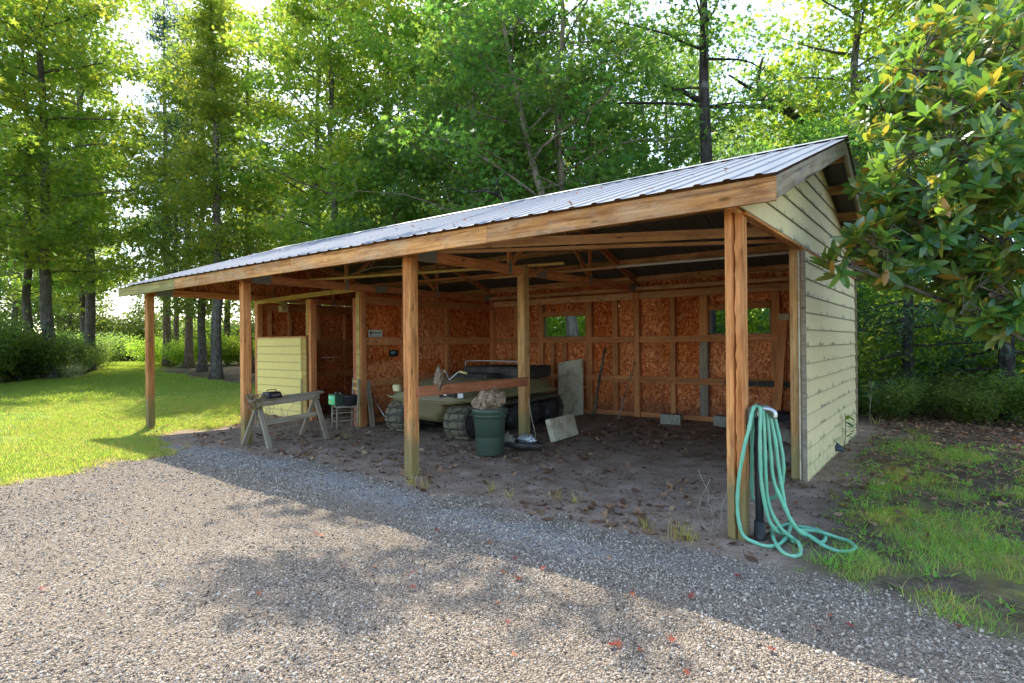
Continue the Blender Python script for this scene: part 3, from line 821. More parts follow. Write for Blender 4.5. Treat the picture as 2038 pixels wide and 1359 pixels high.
# loose timbers laid on the truss chords
zc = HC+.14+.021
def plank(p0, p1, w, h, mat, label, name='loose_plank', cat='plank'):
    o = beam(name, p0, p1, w, h, M[mat], None); return props(o, label, cat, 'loose timbers stored on the trusses')
plank((-3.75, .50, zc+.05), (X1-.03, 2.37, zc+.05), .038, .115, 'lumber', 'long pale board lying highest across the trusses behind the fascia')
plank((-4.02, .62, zc-.002), (X1+.04, 2.88, zc-.002), .09, .036, 'lumber', 'long flat reddish board resting just under the highest loose board')
plank((-8.2, 1.45, zc), (-3.3, 2.72, zc), .088, .038, 'yellow_wood', 'orange lath ending bluntly just behind the middle post')
plank((-8.3, 2.85, zc+.001), (-3.5, 3.35, zc+.001), .05, .038, 'rail', 'thin orange lath nearest the partition wall')
plank((-5.4, 3.55, zc), (-2.9, 3.70, zc), .05, .038, 'lumber', 'short orange stick lying on the chord above the closet side')
o = tube('white_pipe', [(-4.0, 3.80, zc+.03), (.06, 4.12, zc+.03)], .021, M['pvc'], None, 10)
props(o, 'long white pipe laid level across the roof trusses', 'pipe')

# ------------------------------------------------------------------ things in the shed
# trash can with bag
can = thing('trash_can', 'dark green plastic trash can with a bag stuffed in its top', 'trash can', (-3.93, 1.62, 0))
link('can_body', lathe_mesh('can_body', [(0, .015), (.19, .015), (.205, .03), (.215, .3), (.232, .56), (.25, .565), (.255, .60), (.25, .62), (.262, .63), (.265, .69), (.255, .70), (.245, .69), (.235, .60), (.2, .06), (0, .05)], M['green_plastic'], 36), can)
for a in (0.9, 0.9+math.pi):
    link('handle', tube_mesh('handle', spline([(.262*math.cos(a-.25), .262*math.sin(a-.25), .63), (.30*math.cos(a), .30*math.sin(a), .60), (.262*math.cos(a+.25), .262*math.sin(a+.25), .63)], 5), .009, M['green_plastic'], 8), can)
def blob(name, rx, ry, rz_, mat, seed, amp=.12, sub=4, sharp=3.0, flat=None):
    bm = bmesh.new(); bmesh.ops.create_icosphere(bm, subdivisions=sub, radius=1)
    from mathutils import noise as nz
    for v in bm.verts:
        n = nz.fractal(v.co*sharp+Vector((seed, 0, 0)), .8, 2, 4)
        c_ = nz.cell(v.co*2.2+Vector((0, seed, 0)))*.12
        s_ = 1+amp*n+amp*c_
        v.co = Vector((v.co.x*rx*s_, v.co.y*ry*s_, v.co.z*rz_*s_))
        if flat is not None and v.co.z < flat: v.co.z = flat
    return bm_mesh(name, bm, mat, True)
def bag_mesh():
    from mathutils import noise as nz
    bm = bmesh.new(); bmesh.ops.create_icosphere(bm, subdivisions=4, radius=1); gg = random.Random(4)
    dirs = [Vector((gg.gauss(0, 1), gg.gauss(0, 1), gg.gauss(0, 1))).normalized() for _ in range(26)]
    offs = [gg.uniform(.74, 1.0) for _ in dirs]
    for v in bm.verts:
        p = v.co.normalized(); r = 1.12
        for d, o_ in zip(dirs, offs):            # cut by random planes: flat crumpled facets
            q = p.dot(d)
            if q > .2: r = min(r, o_/q)
        r *= 1+.035*nz.noise(p*9)-.05*abs(nz.noise(p*5+Vector((3, 1, 0))))
        v.co = Vector((p.x*.27*r, p.y*.19*r, p.z*.21*r+(.03*math.sin(9*p.x) if p.z > .2 else 0)))
    return bm_mesh('bag', bm, M['camo'], False)
bag = link('plastic_bag', bag_mesh(), None, (-3.90, 1.60, .82), (0, .08, .6))
props(bag, 'crumpled mottled brown bag bulging out of the green trash can', 'bag')

# lid on the ground with crumpled foil sheets
lid = thing('bin_cover', 'dark upturned can lid lying on dirt beside the green trash can', 'lid', (-3.80, 2.25, .035), .3)
lo_ = link('lid_shell', lathe_mesh('lid_shell', [(0, .02), (.24, .02), (.27, .0), (.31, .015), (.335, .06), (.33, .085), (.31, .08), (.29, .05), (.2, .06), (0, .07)], M['black_rubber'], 36), lid)
lo_.rotation_euler = (-.10, .05, 0)
f1 = link('crumpled_foil', blob('crumpled_foil', .13, .10, .07, M['silver'], 3.3, .5, 4, 2.5), None, (-3.77, 2.32, .15)); props(f1, 'crumpled silver foil sheet lying in the upturned lid', 'foil', None)
f2 = link('plastic_sack', blob('plastic_sack', .12, .10, .12, M['sack'], 8.1, .5, 4, 2.5, -.09), None, (-3.95, 2.05, .13)); props(f2, 'small crumpled grey sack between lid and green trash can', 'bag')
# string hanging at the middle post
st = tube('string', [(X2+W+.03, YM+.05, .78), (X2+W+.07, YM+.06, .5), (X2+W+.12, YM+.1, .2), (X2+W+.10, YM+.12, .06), (X2+W+.22, YM+.1, .02), (X2+W+.42, YM-.1, .015)], .006, M['twig'], None, 6, 5)
props(st, 'pale cord hanging down the middle post to the dirt', 'cord')

# tracked amphibious vehicle -------------------------------------------------
veh = thing('tracked_vehicle', 'olive amphibious tracked vehicle parked behind the wooden rail', 'tracked vehicle', (-5.93, 3.75, 0))
def hull_mesh():
    # sections along local Y (front = -1.6); each: half widths/heights of 9 profile points (mirror)
    secs = [  # y, keel z, keel half w, chine z, chine hw, shelf z, shelf hw, top z, top hw
        (-1.63, .42, .24, .56, .46, .66, .70, .70, .66),
        (-1.50, .30, .28, .50, .46, .68, .90, .78, .80),
        (-1.15, .22, .30, .44, .46, .70, .98, .92, .72),
        (-.70, .20, .32, .42, .46, .70, .99, 1.0, .66),
        (.2, .20, .32, .42, .46, .70, .99, .96, .70),
        (.9, .20, .32, .42, .46, .70, .99, .94, .74),
        (1.35, .24, .30, .44, .46, .70, .95, .90, .72),
        (1.50, .40, .26, .55, .44, .68, .80, .82, .62)]
    bm = bmesh.new(); rings = []
    for y, kz, kw, cz, cw_, sz, sw, tz, tw in secs:
        half = [(kw, kz), (cw_, cz), (cw_+.03, sz-.05), (sw, sz-.04), (sw+.005, sz+.0), (tw+.06, sz+.03), (tw, tz-.03), (tw-.08, tz)]
        ring = [bm.verts.new((a, y, b)) for a, b in half]+[bm.verts.new((-a, y, b)) for a, b in half[::-1]]
        rings.append(ring)
    n = len(rings[0])
    for i in range(len(rings)-1):
        for j in range(n): bm.faces.new((rings[i][j], rings[i][(j+1) % n], rings[i+1][(j+1) % n], rings[i+1][j]))
    bm.faces.new(rings[0][::-1]); bm.faces.new(rings[-1])
    bmesh.ops.recalc_face_normals(bm, faces=bm.faces)
    bmesh.ops.bevel(bm, geom=list(bm.edges), offset=.012, segments=2, affect='EDGES', clamp_overlap=True)
    me = bm_mesh('hull', bm, M['olive'], True)
    return me
hull = link('hull', hull_mesh(), veh)
box('grille', (.60, -1.555, .77), (.34, .05, .11), M['mudblack'], veh, (.35, 0, .18), bev=.01)
box('grille_badge', (.57, -1.60, .78), (.09, .012, .03), M['vinyl'], veh, (.55, 0, -.18), bev=0)
box('decal', (.84, -1.50, .77), (.09, .02, .08), M['vinyl'], veh, (.3, 0, .5), bev=0)
for x in (-.70, .06):
    hl = box('headlight', (x, -1.56, .84), (.15, .07, .12), M['lens'], veh, (.2, 0, 0), bev=.015)
    box('bezel', (0, .03, 0), (.18, .05, .145), M['olive'], hl, bev=.02)
box('mirror', (-.50, -1.45, .92), (.04, .09, .20), M['vinyl'], veh, (0, 0, .3), bev=.01)
tube('bumper_bar', [(-.98, -1.50, .70), (-.75, -1.66, .69), (0, -1.70, .69), (.75, -1.66, .69), (.98, -1.50, .70)], .018, M['olive'], veh, 8, 5)
hb = tube('handlebar', [(-.32, -.78, 1.10), (-.18, -.80, 1.13), (-.05, -.86, 1.02), (0, -.88, .98), (.05, -.86, 1.02), (.18, -.80, 1.13), (.32, -.78, 1.10)], .014, M['chrome'], veh, 8, 4)
for s in (-1, 1): link('grip', tube_mesh('grip', [(s*.18, -.80, 1.13), (s*.34, -.775, 1.10)], .022, M['cream'], 10), hb)
box('seat', (0, -.1, 1.0), (.9, .5, .12), M['mudblack'], veh, bev=.03)
box('cargo_box', (.1, .75, 1.06), (1.45, 1.15, .24), M['mudblack'], veh, bev=.03)
tube('cargo_rail', [(-.62, .25, 1.18), (-.60, .25, 1.26), (-.45, .25, 1.29), (.65, .25, 1.29), (.80, .25, 1.26), (.82, .25, 1.18)], .013, M['chrome'], veh, 8, 3)
# tracks
def track(xc):
    t = part_empty('track', veh, (xc, 0, 0))
    r = .27; ya, yb = -1.30, 1.20; zc_ = r+.02
    path = []
    for i in range(13):
        a = -math.pi/2 - math.pi*i/12; path.append((ya+r*math.cos(a), zc_+r*math.sin(a)))
    top = 12
    for i in range(1, top): path.append((ya+(yb-ya)*i/top, zc_+r-.02*math.sin(math.pi*i/top)))
    for i in range(13):
        a = math.pi/2-math.pi*i/12; path.append((yb+r*math.cos(a), zc_+r*math.sin(a)))
    for i in range(1, top): path.append((yb-(yb-ya)*i/top, zc_-r))
    n = len(path); hw = .235; verts = []; faces = []
    for (y, z_) in path:
        y_in = (y-max(min(y, yb), ya))*.9+max(min(y, yb), ya); z_in = zc_+(z_-zc_)*.88
        verts += [(-hw, y, z_), (hw, y, z_), (hw, y_in, z_in), (-hw, y_in, z_in)]
    for i in range(n):
        j = (i+1) % n
        for k in range(4): faces.append((i*4+k, i*4+(k+1) % 4, j*4+(k+1) % 4, j*4+k))
    me = bpy.data.meshes.new('belt'); me.from_pydata(verts, [], faces); me.materials.append(M['mudblack'])
    me.update(); link('belt', me, t)
    # cleats
    P = [Vector((0, y, z_)) for y, z_ in path]+[Vector((0, *path[0]))]
    cum = [0]
    for i in range(n): cum.append(cum[-1]+(P[i+1]-P[i]).length)
    N = 50
    bmc = bmesh.new()
    for (cx0, w_, d_, h_, z_) in ((0, .49, .112, .018, 0), (0, .17, .085, .026, .014), (-.18, .10, .09, .022, .013), (.18, .10, .09, .022, .013)):
        q_ = bmesh.ops.create_cube(bmc, size=1)
        for v in q_['verts']: v.co = Vector((v.co.x*w_+cx0, v.co.y*d_, v.co.z*h_+z_))
    cb = bm_mesh('cleat', bmc, M['track'])
    for k in range(N):
        s_ = cum[-1]*k/N; i = max(j for j in range(n) if cum[j] <= s_+1e-9); u = (s_-cum[i])/max(cum[i+1]-cum[i], 1e-6)
        p = P[i].lerp(P[i+1], u); tan = (P[i+1]-P[i]).normalized(); nrm = Vector((1, 0, 0)).cross(tan)
        if nrm.dot(p-Vector((0, max(min(p.y, yb), ya), zc_))) < 0: nrm = -nrm
        Mx = Matrix((Vector((1, 0, 0)), tan, nrm)).transposed().to_4x4(); Mx.translation = p+nrm*.010
        o = link('cleat', cb, t); o.matrix_basis = Mx
    w = lathe_mesh('wheel', [(0, -.2), (.20, -.2), (.22, -.15), (.22, .15), (.20, .2), (0, .2)], M['black_rubber'], 20)
    for y in (-1.28, -.66, -.04, .58, 1.18):
        o = link('wheel', w, t, (0, y, zc_-.015), (0, math.pi/2, 0))
for xc in (-.76, .76): track(xc)
# rags tied to the rail by the second front post
rag = link('rag', blob('rag', .05, .07, .16, M['camo'], 5.5, .5, 3, 2.5), None, (X2+W+.03, .45, 1.17), (.1, .25, 0)); props(rag, 'dirty rag draped over the left end of the reddish rail', 'rag')

# foam board and slab, blocks, sticks
fb = beam('foam_board', (-5.33, 6.16, -.02), (-5.52, 6.50, 1.22), .66, .07, M['foam'], None, .012, Vector((0, 1, 0)))
props(fb, 'tall stained cream foam board leaning against the back wall', 'foam board')
gt = beam('crack', (.12, .12, .037), (-.32, .14, .037), .02, .004, M['mudblack'], fb, 0)
sb_ = thing('foam_slab', 'short thick cream slab lying tilted on the dirt near the leaning board', 'slab', (-3.78, 3.38, 0), 0)
s_o = box('slab_body', (0, 0, .20), (.10, .84, .38), M['foam'], sb_, (0, -.28, .06), bev=.012)
for k, (x, y, rz_) in enumerate([(-2.93, 6.08, .15), (-1.96, 6.35, -.1)]):
    b = thing('cinder_block', ['grey concrete block on the dirt below the middle of the back wall', 'grey concrete block on the dirt partly behind the nearest post'][k], 'concrete block', (x, y, 0), rz_, 'concrete blocks on the dirt floor')
    bm = bmesh.new()
    bmesh.ops.create_cube(bm, size=1)
    for v in bm.verts: v.co = Vector((v.co.x*.39, v.co.y*.2, v.co.z*.2+.10))
    # hollow cores facing up, their shade painted as flat dark plates
    top = [f for f in bm.faces if f.normal.z > .9][0]
    link('block_shell', bm_mesh('block_shell', bm, M['conc']), b)
    for xx in (-.09, .09): box('core_shade', (xx, 0, .201), (.13, .12, .006), M['mudblack'], b, bev=0)
for k, (a, b, lb) in enumerate([((-4.68, 6.05, 0), (-4.66, 6.58, 1.52), 'bark covered branch leaning on the wall right of the foam board'), ((-4.12, 6.1, 0), (-3.93, 6.58, 1.22), 'thin leaning stick just left of the back wall post')]):
    pts = [Vector(a).lerp(Vector(b), i/8)+Vector((random.uniform(-.012, .012), random.uniform(-.012, .012), 0)) for i in range(9)]
    o = tube('leaning_stick', pts, [.032-.012*k-.001*i for i in range(9)] if k == 0 else [.018-.0012*i for i in range(9)], M['bark'] if k == 0 else M['bark_light'], None, 7)
    props(o, lb, 'stick', 'sticks leaning on the back wall')
# plank with rounded pale end in the right corner
pl_ = beam('leaning_plank', (-1.02, 6.15, .0), (-.93, 6.52, 2.12), .15, .05, M['stud'], None, .02, Vector((0, 1, 0)))
props(pl_, 'long brown plank with pale top leaning by the right window', 'plank')
box('end_cap', (1.04, .0, .0), (.12, .19, .08), M['foam'], pl_, bev=.03)
# tarp heap and sacks behind
tp = link('tarp_heap', blob('tarp_heap', .62, .55, .42, M['tarp'], 2.2, .45, 5, 1.8, -.1), None, (-.55, 4.6, .15), (0, 0, .4)); props(tp, 'black tarp heaped in the right corner of the shed', 'tarp')
for k, (x, y, z_, rx, ry, rz_) in enumerate([(-.20, 3.4, .12, .30, .4, .16), (-.32, 3.8, .28, .3, .4, .2), (-.22, 4.1, .10, .28, .3, .14)]):
    o = link('sack', blob('sack', rx, ry, rz_, M['sack'], 12.3+k, .3, 4, 2.0), None, (x, y, z_), (0, 0, .3*k))
    props(o, ['dusty grey sack nearest the opening behind the corner post', 'dusty grey sack lying highest in the pile behind the corner post', 'dusty grey sack at the back of the pile by the black tarp'][k], 'sack', 'sacks piled inside the right wall')
ring = link('coiled_band', tube_mesh('coiled_band', [(.0, .16*math.cos(a), .22*math.sin(a)) for a in np.linspace(.2, 6.0, 24)], .018, M['vinyl'], 8), None, (X1-.03, 2.95, 1.20), (.2, 0, .5))
props(ring, 'white curved band hanging inside the right wall behind the corner post', 'band')

# signs on the partition
def text_mesh(s, size, mat, ext=.0015):
    cu = bpy.data.curves.new('txt', 'FONT'); cu.body = s; cu.size = size; cu.extrude = ext; cu.align_x = 'CENTER'; cu.align_y = 'CENTER'
    o = bpy.data.objects.new('tmp', cu); col.objects.link(o)
    dg = bpy.context.evaluated_depsgraph_get(); me = bpy.data.meshes.new_from_object(o.evaluated_get(dg))
    bpy.data.objects.remove(o); me.materials.clear(); me.materials.append(mat); return me
sg = thing('white_sign', 'small white plate lettered Stack on the partition wall beside the yellow post', 'sign', (X3+.085, 2.83, 1.875))
box('plate', (0, 0, 0), (.004, .35, .15), M['paper_w'], sg, bev=0)
tm = link('lettering', text_mesh('Stack', .105, M['ink']), sg, (.004, .035, .018)); tm.rotation_euler = (math.pi/2, 0, math.pi/2)
for k in range(3): box('emblem', (.004, -.125, .015), (.003, .085, .02), M['ink'], sg, (k*math.pi/3, 0, 0), bev=0)
box('stripe', (.004, 0, -.052), (.003, .34, .012), M['ink'], sg, bev=0)
sg2 = thing('dark_sign', 'small dark plate marked 107 lower on the partition wall', 'sign', (X3+.03, 3.36, 1.45), 0)
box('plate', (0, 0, 0), (.004, .26, .14), M['ink'], sg2, bev=0)
tm = link('lettering', text_mesh('107', .09, M['label_b']), sg2, (.004, -.02, .01)); tm.rotation_euler = (math.pi/2, 0, math.pi/2)

# birdhouse hung in the closet
bh = thing('birdhouse', 'small yellow wooden birdhouse on the left closet wall', 'birdhouse', (X4+.22, 3.05, 2.48))
bm = bmesh.new(); P = [(-.09, 0), (.09, 0), (.09, .13), (0, .21), (-.09, .13)]
v = [bm.verts.new((xx, a, b)) for xx in (-.07, .07) for a, b in P]
for i in range(5): bm.faces.new((v[i], v[(i+1) % 5], v[5+(i+1) % 5], v[5+i]))
bm.faces.new(v[:5][::-1]); bm.faces.new(v[5:]); bmesh.ops.recalc_face_normals(bm, faces=bm.faces)
link('body', bm_mesh('body', bm, M['cream']), bh)
for s in (-1, 1): box('roof_slat', (0, s*.055, .185), (.19, .14, .012), M['yellow_wood'], bh, (-s*.72, 0, 0), bev=0)
o = link('entrance', lathe_mesh('entrance', [(0, 0), (.022, 0), (.022, .003), (0, .003)], M['ink'], 14), bh, (.0715, 0, .11), (0, math.pi/2, 0))
hk = tube('hook', [(X4+.3, 4.4, 2.74), (X4+.3, 4.4, 2.66), (X4+.33, 4.42, 2.60), (X4+.30, 4.45, 2.56), (X4+.27, 4.43, 2.58)], .008, M['rust'], None, 6, 4); props(hk, 'small metal hook hanging over the closet doorway', 'hook')
# bulb on wire
bl = thing('hanging_bulb', 'bare light bulb hanging on a thin wire under the roof', 'light bulb', (-6.55, .9, 3.02))
tube('wire', [(0, 0, .04), (0, 0, .30)], .003, M['ink'], bl, 5); link('glass', lathe_mesh('glass', [(0, -.05), (.02, -.045), (.03, -.025), (.028, 0), (.014, .025), (.012, .05), (0, .05)], M['bulb'], 14), bl)
for k, (pp, lb) in enumerate([([(-7.9, 2.0, 2.95), (-6.6, 1.6, 3.0), (-5.5, 1.4, 2.93), (-4.2, 1.0, 3.02)], 'thin pale wire strung between the second and third truss'),
                              ([(-6.9, .6, 3.1), (-6.8, .9, 2.85), (-6.4, 1.3, 2.9), (-6.1, 1.3, 3.05)], 'tangled brown cord looped near the hanging bulb')]):
    props(tube('wire', pp, .006, M['twig'] if k == 0 else M['rope'], None, 5, 6), lb, 'wire')

# sawhorse ----------------------------------------------------------
sh = thing('sawhorse', 'weathered grey wooden sawhorse by the third front post', 'sawhorse', (-7.52, .52, 0), 0)
g = M['grey_wood']
beam('top_beam', (.02, -.66, .755), (-.03, .72, .80), .10, .045, M['stud_grey'], sh)
beam('top_beam', (.05, -.56, .69), (.02, .62, .735), .038, .085, g, sh)
beam('stretcher', (.0, -.52, .37), (-.0, .58, .42), .03, .09, g, sh)
for yy, zz in ((-.50, .74), (.56, .78)):
    for s in (-1, 1):
        beam('leg', (s*.37, yy+s*.02-.04, 0.0), (-s*.06, yy+s*.02, zz), .04, .085, g, sh, upv=Vector((0, 1, 0)))
bt = thing('black_charger', 'black battery charger box on top of the sawhorse', 'charger', (-7.50, .24, .83), .2)
bm = bmesh.new(); bmesh.ops.create_cube(bm, size=1)
for v in bm.verts:
    f_ = .78 if v.co.z > 0 else 1
    v.co = Vector((v.co.x*.2*f_, v.co.y*.30*f_, v.co.z*.10))
bmesh.ops.bevel(bm, geom=list(bm.edges), offset=.008, segments=1, affect='EDGES')
link('case', bm_mesh('case', bm, M['black_plastic']), bt)
box('panel', (.094, 0, .0), (.004, .18, .045), M['chrome'], bt, (0, -.22, 0), bev=0)
tube('handle', [(0, -.1, .05), (0, -.08, .085), (0, .08, .085), (0, .1, .05)], .008, M['black_plastic'], bt, 6)
# rope bundle on its left end
ropes = []
for k in range(14):
    a0 = random.uniform(0, 6.28); cx_, cy_ = random.uniform(-.08, .08), random.uniform(-.09, .09)
    pts = [(cx_+(.09+.03*math.sin(3*a+k))*math.cos(a+a0), cy_+(.10)*math.sin(a+a0)*.8, -.04+.12*math.sin(a*1.0+k*.7)+random.uniform(-.01, .01)) for a in np.linspace(0, 6.28, 14)]
    ropes.append(tube_mesh('r', pts, .007, None, 5))
rb = link('rope_bundle', join_meshes('rope_bundle', ropes, M['rope']), None, (-7.50, -.02, .78)); props(rb, 'tangled brown rope bundle on the left end of the sawhorse', 'rope')
vines = []
for k in range(9):
    y0 = random.uniform(-.1, .55); pts = [(-7.46+random.uniform(-.02, .02), y0, .42)]
    for i in range(5): pts.append((pts[-1][0]+random.uniform(-.03, .03), pts[-1][1]+random.uniform(-.05, .05), pts[-1][2]+random.uniform(.02, .08)))
    vines.append(tube_mesh('v', pts, .0035, None, 4))
vn = link('dead_vine', join_meshes('dead_vine', vines, M['twig']), None); props(vn, 'dry dead vine clinging to the sawhorse stretcher', 'dead vine')

# chair ------------------------------------------------------------
ch = thing('ladderback_chair', 'small weathered ladderback chair in the closet doorway', 'chair', (-7.90, 1.98, 0), R(-24)); ch.scale = (1.12, 1.12, 1.0)
g = M['grey_wood']
for sx, sy, hh in ((-1, -1, .46), (1, -1, .46), (-1, 1, .98), (1, 1, .98)):
    link('leg', tube_mesh('leg', [(sx*.20, sy*.17, 0), (sx*.20, sy*.17, .25), (sx*.195, sy*.17+(0.03 if hh > .5 else 0), hh)], [.017, .019, .017], g, 9), ch)
for zz in (.17, .32):
    for s in (-1, 1):
        tube('rung', [(-.2, s*.17, zz), (.2, s*.17, zz)], .011, g, ch, 7); tube('rung', [(s*.2, -.17, zz+.03), (s*.2, .17, zz+.03)], .011, g, ch, 7)
box('seat', (0, 0, .455), (.42, .36, .03), M['grey_wood'], ch, bev=.012)
for zz in (.62, .78, .92): box('ladder_slat', (0, .195, zz), (.38, .012, .055), M['yellow_wood'], ch, (-.05, 0, 0), bev=.004)
bb = thing('car_battery', 'car battery with bright green label on the chair seat', 'battery', (-8.0, 1.86, .47), R(-8)); bb.scale = (1.15, 1.15, 1.15)
box('case', (0, 0, .10), (.24, .17, .20), M['green_plastic'], bb, bev=.01)
box('label_print', (-.0, -.0865, .10), (.21, .004, .15), M['label_g'], bb, bev=0)
box('label_print', (-.055, -.0885, .135), (.06, .003, .035), M['vinyl'], bb, bev=0)
box('label_print', (.04, -.0885, .13), (.05, .003, .045), M['label_b'], bb, bev=0)
box('label_print', (-.045, -.0885, .065), (.09, .003, .035), M['cream'], bb, bev=0)
for x in (-.07, .07): link('terminal', lathe_mesh('terminal', [(0, 0), (.012, 0), (.010, .02), (0, .02)], M['chrome'], 10), bb, (x, .03, .2))
pt_ = thing('black_pot', 'round black pot beside the battery on the chair seat', 'pot', (-7.74, 2.0, .47))
link('pot_body', lathe_mesh('pot_body', [(0, .0), (.10, .0), (.125, .03), (.14, .18), (.15, .2), (.14, .205), (.125, .19), (.09, .17), (0, .16)], M['black_plastic'], 24), pt_)
for k, (a, b) in enumerate([((-7.45, 2.75, 0), (-7.82, 2.62, .55)), ((-7.30, 2.9, 0), (-7.68, 2.85, .42))]):
    props(tube('metal_rod', [a, b], .012, M['chrome'], None, 6), ['longer thin pale rod leaning by the yellow doorway post', 'shorter thin pale rod leaning by the tracked vehicle'][k], 'rod', 'rods leaning on the partition')
props(beam('short_plank', (-7.70, 2.50, 0), (-7.98, 2.60, .9), .10, .03, M['grey_wood'], None), 'short grey plank propped against the yellow doorway post', 'plank')

# standpipe and hose ---------------------------------------------------
sp_ = thing('standpipe', 'black wrapped standpipe with faucet beside the nearest post', 'water pipe', (.225, .12, 0))
link('pipe', tube_mesh('pipe', [(0, 0, -.05), (0, 0, .35), (.0, 0, 1.02)], .032, M['black_plastic'], 14), sp_)
link('collar', lathe_mesh('collar', [(0, 0), (.045, 0), (.047, .03), (.042, .16), (0, .16)], M['black_rubber'], 16), sp_, (0, 0, .0))
tube('faucet', [(0, 0, 1.02), (0, 0, 1.08), (.04, -.01, 1.10), (.12, 0, 1.08), (.13, .0, 1.02)], .018, M['chrome'], sp_, 9, 4)
link('faucet_wheel', lathe_mesh('faucet_wheel', [(0, 0), (.03, 0), (.034, .008), (.03, .016), (0, .016)], M['rust'], 14), sp_, (.02, -.01, 1.12))
hg = thing('hose_hanger', 'rusty hose hanger bracket fixed on the side of the nearest post', 'bracket', (.165, .10, 1.0))
link('cradle', tube_mesh('cradle', spline([(-.02, 0, .0), (.0, .0, .075), (.06, .03, .10), (.13, .07, .085), (.17, .09, .03)], 5), .028, M['sack'], 9), hg)
box('back_plate', (-.018, 0, 0), (.012, .10, .16), M['rust'], hg)
strands = {
'A': [(0.206,0.060,1.119),(0.198,0.020,1.060),(0.180,-.010,0.930),(0.150,-.030,0.790),(0.109,-.035,0.547),(0.092,-.035,0.337),(0.101,-.035,0.179),(0.142,-.035,0.060),(0.248,-0.035,0.020),(0.338,-0.046,0.020),(0.389,0.044,0.020),(0.408,0.223,0.035),(0.386,0.473,0.045),(0.339,0.663,0.020)],
'B': [(0.213,0.100,1.120),(0.250,0.080,1.093),(0.250,0.060,0.919),(0.252,0.055,0.683),(0.262,0.060,0.449),(0.298,0.100,0.204),(0.349,0.140,0.101),(0.397,0.272,0.020),(0.495,0.147,0.020)],
'C': [(0.240,0.130,1.124),(0.262,0.110,1.095),(0.275,0.100,0.839),(0.280,0.110,0.523),(0.299,0.130,0.292),(0.385,0.150,0.120),(0.456,0.201,0.045),(0.526,0.090,0.045),(0.568,-0.058,0.020),(0.541,-0.159,0.020),(0.452,-0.117,0.020),(0.347,0.068,0.045),(0.273,0.330,0.045),(0.284,0.481,0.020),(0.356,0.545,0.050)],
'D': [(0.265,0.170,1.110),(0.275,0.170,1.078),(0.302,0.170,0.758),(0.322,0.170,0.523),(0.379,0.170,0.358),(0.450,0.180,0.200),(0.519,0.220,0.09),(0.576,0.316,0.045),(0.651,0.287,0.020),(0.662,0.434,0.020),(0.601,0.596,0.020),(0.508,0.623,0.020),(0.417,0.621,0.020)],
'E': [(0.276,0.200,1.088),(0.290,0.200,1.055),(0.333,0.200,0.836),(0.360,0.200,0.601),(0.387,0.200,0.416),(0.415,0.200,0.263),(0.471,0.210,0.138),(0.555,0.273,0.070),(0.678,0.200,0.030),(0.791,0.153,0.020),(0.868,0.209,0.020),(0.886,0.324,0.020),(0.832,0.445,0.020),(0.744,0.493,0.020),(0.665,0.464,0.045),(0.575,0.488,0.045),(0.467,0.440,0.045)],
'F': [(0.276,0.240,1.085),(0.309,0.260,1.042),(0.349,0.260,0.861),(0.380,0.260,0.673),(0.378,0.260,0.513),(0.360,0.260,0.431),(0.314,0.260,0.344),(0.24,0.260,0.31),(0.164,0.240,0.30),(0.136,0.240,0.347),(0.135,0.240,0.566),(0.144,0.240,0.894),(0.187,0.240,1.081),(0.205,0.150,1.12)],
}
hm_ = join_meshes('garden_hose', [tube_mesh('h', spline(p, 7), [.0150+.0022*math.sin(i*.9+q)*math.sin(i*.31) for i in range(7*(len(p)-1)+1)], None, 10) for q, p in enumerate(strands.values())], M['hose'])
hose = link('garden_hose', hm_)
link('coupling', tube_mesh('coupling', [(.339, .663, .020), (.333, .70, .020)], .022, M['rust'], 12), hose)
link('coupling', tube_mesh('coupling', [(.495, .147, .022), (.525, .125, .022)], .022, M['rust'], 12), hose)
props(hose, 'teal green garden hose looped over the standpipe and coiled on the ground', 'garden hose')
# dry stalks by the near post
tw = []
for k in range(3):
    x0, y0 = -.12+random.uniform(-.08, .08), -.02+random.uniform(-.05, .05); pts = [(x0, y0, 0)]
    for i in range(6): pts.append((pts[-1][0]+random.uniform(-.05, .05), pts[-1][1]+random.uniform(-.02, .02), pts[-1][2]+random.uniform(.04, .13)))
    tw.append(tube_mesh('t', pts, .0018, None, 4))
props(link('dead_stalks', join_meshes('dead_stalks', tw, M['twig'])), 'thin dry stalks standing left of the nearest post', 'dead plant')

# ------------------------------------------------------------------ vegetation builders
def unit(v): return v/np.maximum(np.linalg.norm(v, axis=1, keepdims=True), 1e-9)
STAR = np.array([(0, -.55), (.16, -.16), (.58, -.22), (.26, .10), (.42, .52), (0, .22), (-.42, .52), (-.26, .10), (-.58, -.22), (-.16, -.16)])
RHO = np.array([(0, -.5), (.27, -.02), (0, .5), (-.27, -.02)])
NEED = np.array([(0, -.5), (.06, 0), (0, .5), (-.06, 0)])
def leaves_mesh(name, P, size, mat, shape=RHO, upbias=.6, rnd=None, fold=.12, seed=0):
    g = np.random.default_rng(seed); N = len(P)
    n = g.normal(size=(N, 3)); n[:, 2] = np.abs(n[:, 2])*.6+upbias; n = unit(n)
    a = g.normal(size=(N, 3)); t = unit(np.cross(n, a)); b = np.cross(n, t)
    s = size*(.65+.7*g.random(N)) if np.isscalar(size) else size
    k = len(shape)
    sx, sy = shape[:, 0], shape[:, 1]
    lift = np.abs(sx)*fold*2 - np.abs(sy)*fold
    V = P[:, None, :] + s[:, None, None]*(t[:, None, :]*sx[None, :, None] + b[:, None, :]*sy[None, :, None] + n[:, None, :]*lift[None, :, None])
    F = np.arange(N*k).reshape(N, k)
    if rnd is None: rnd = g.random(N)
    return np_mesh(name, V.reshape(-1, 3), F, mat, fattr={'rnd': rnd})

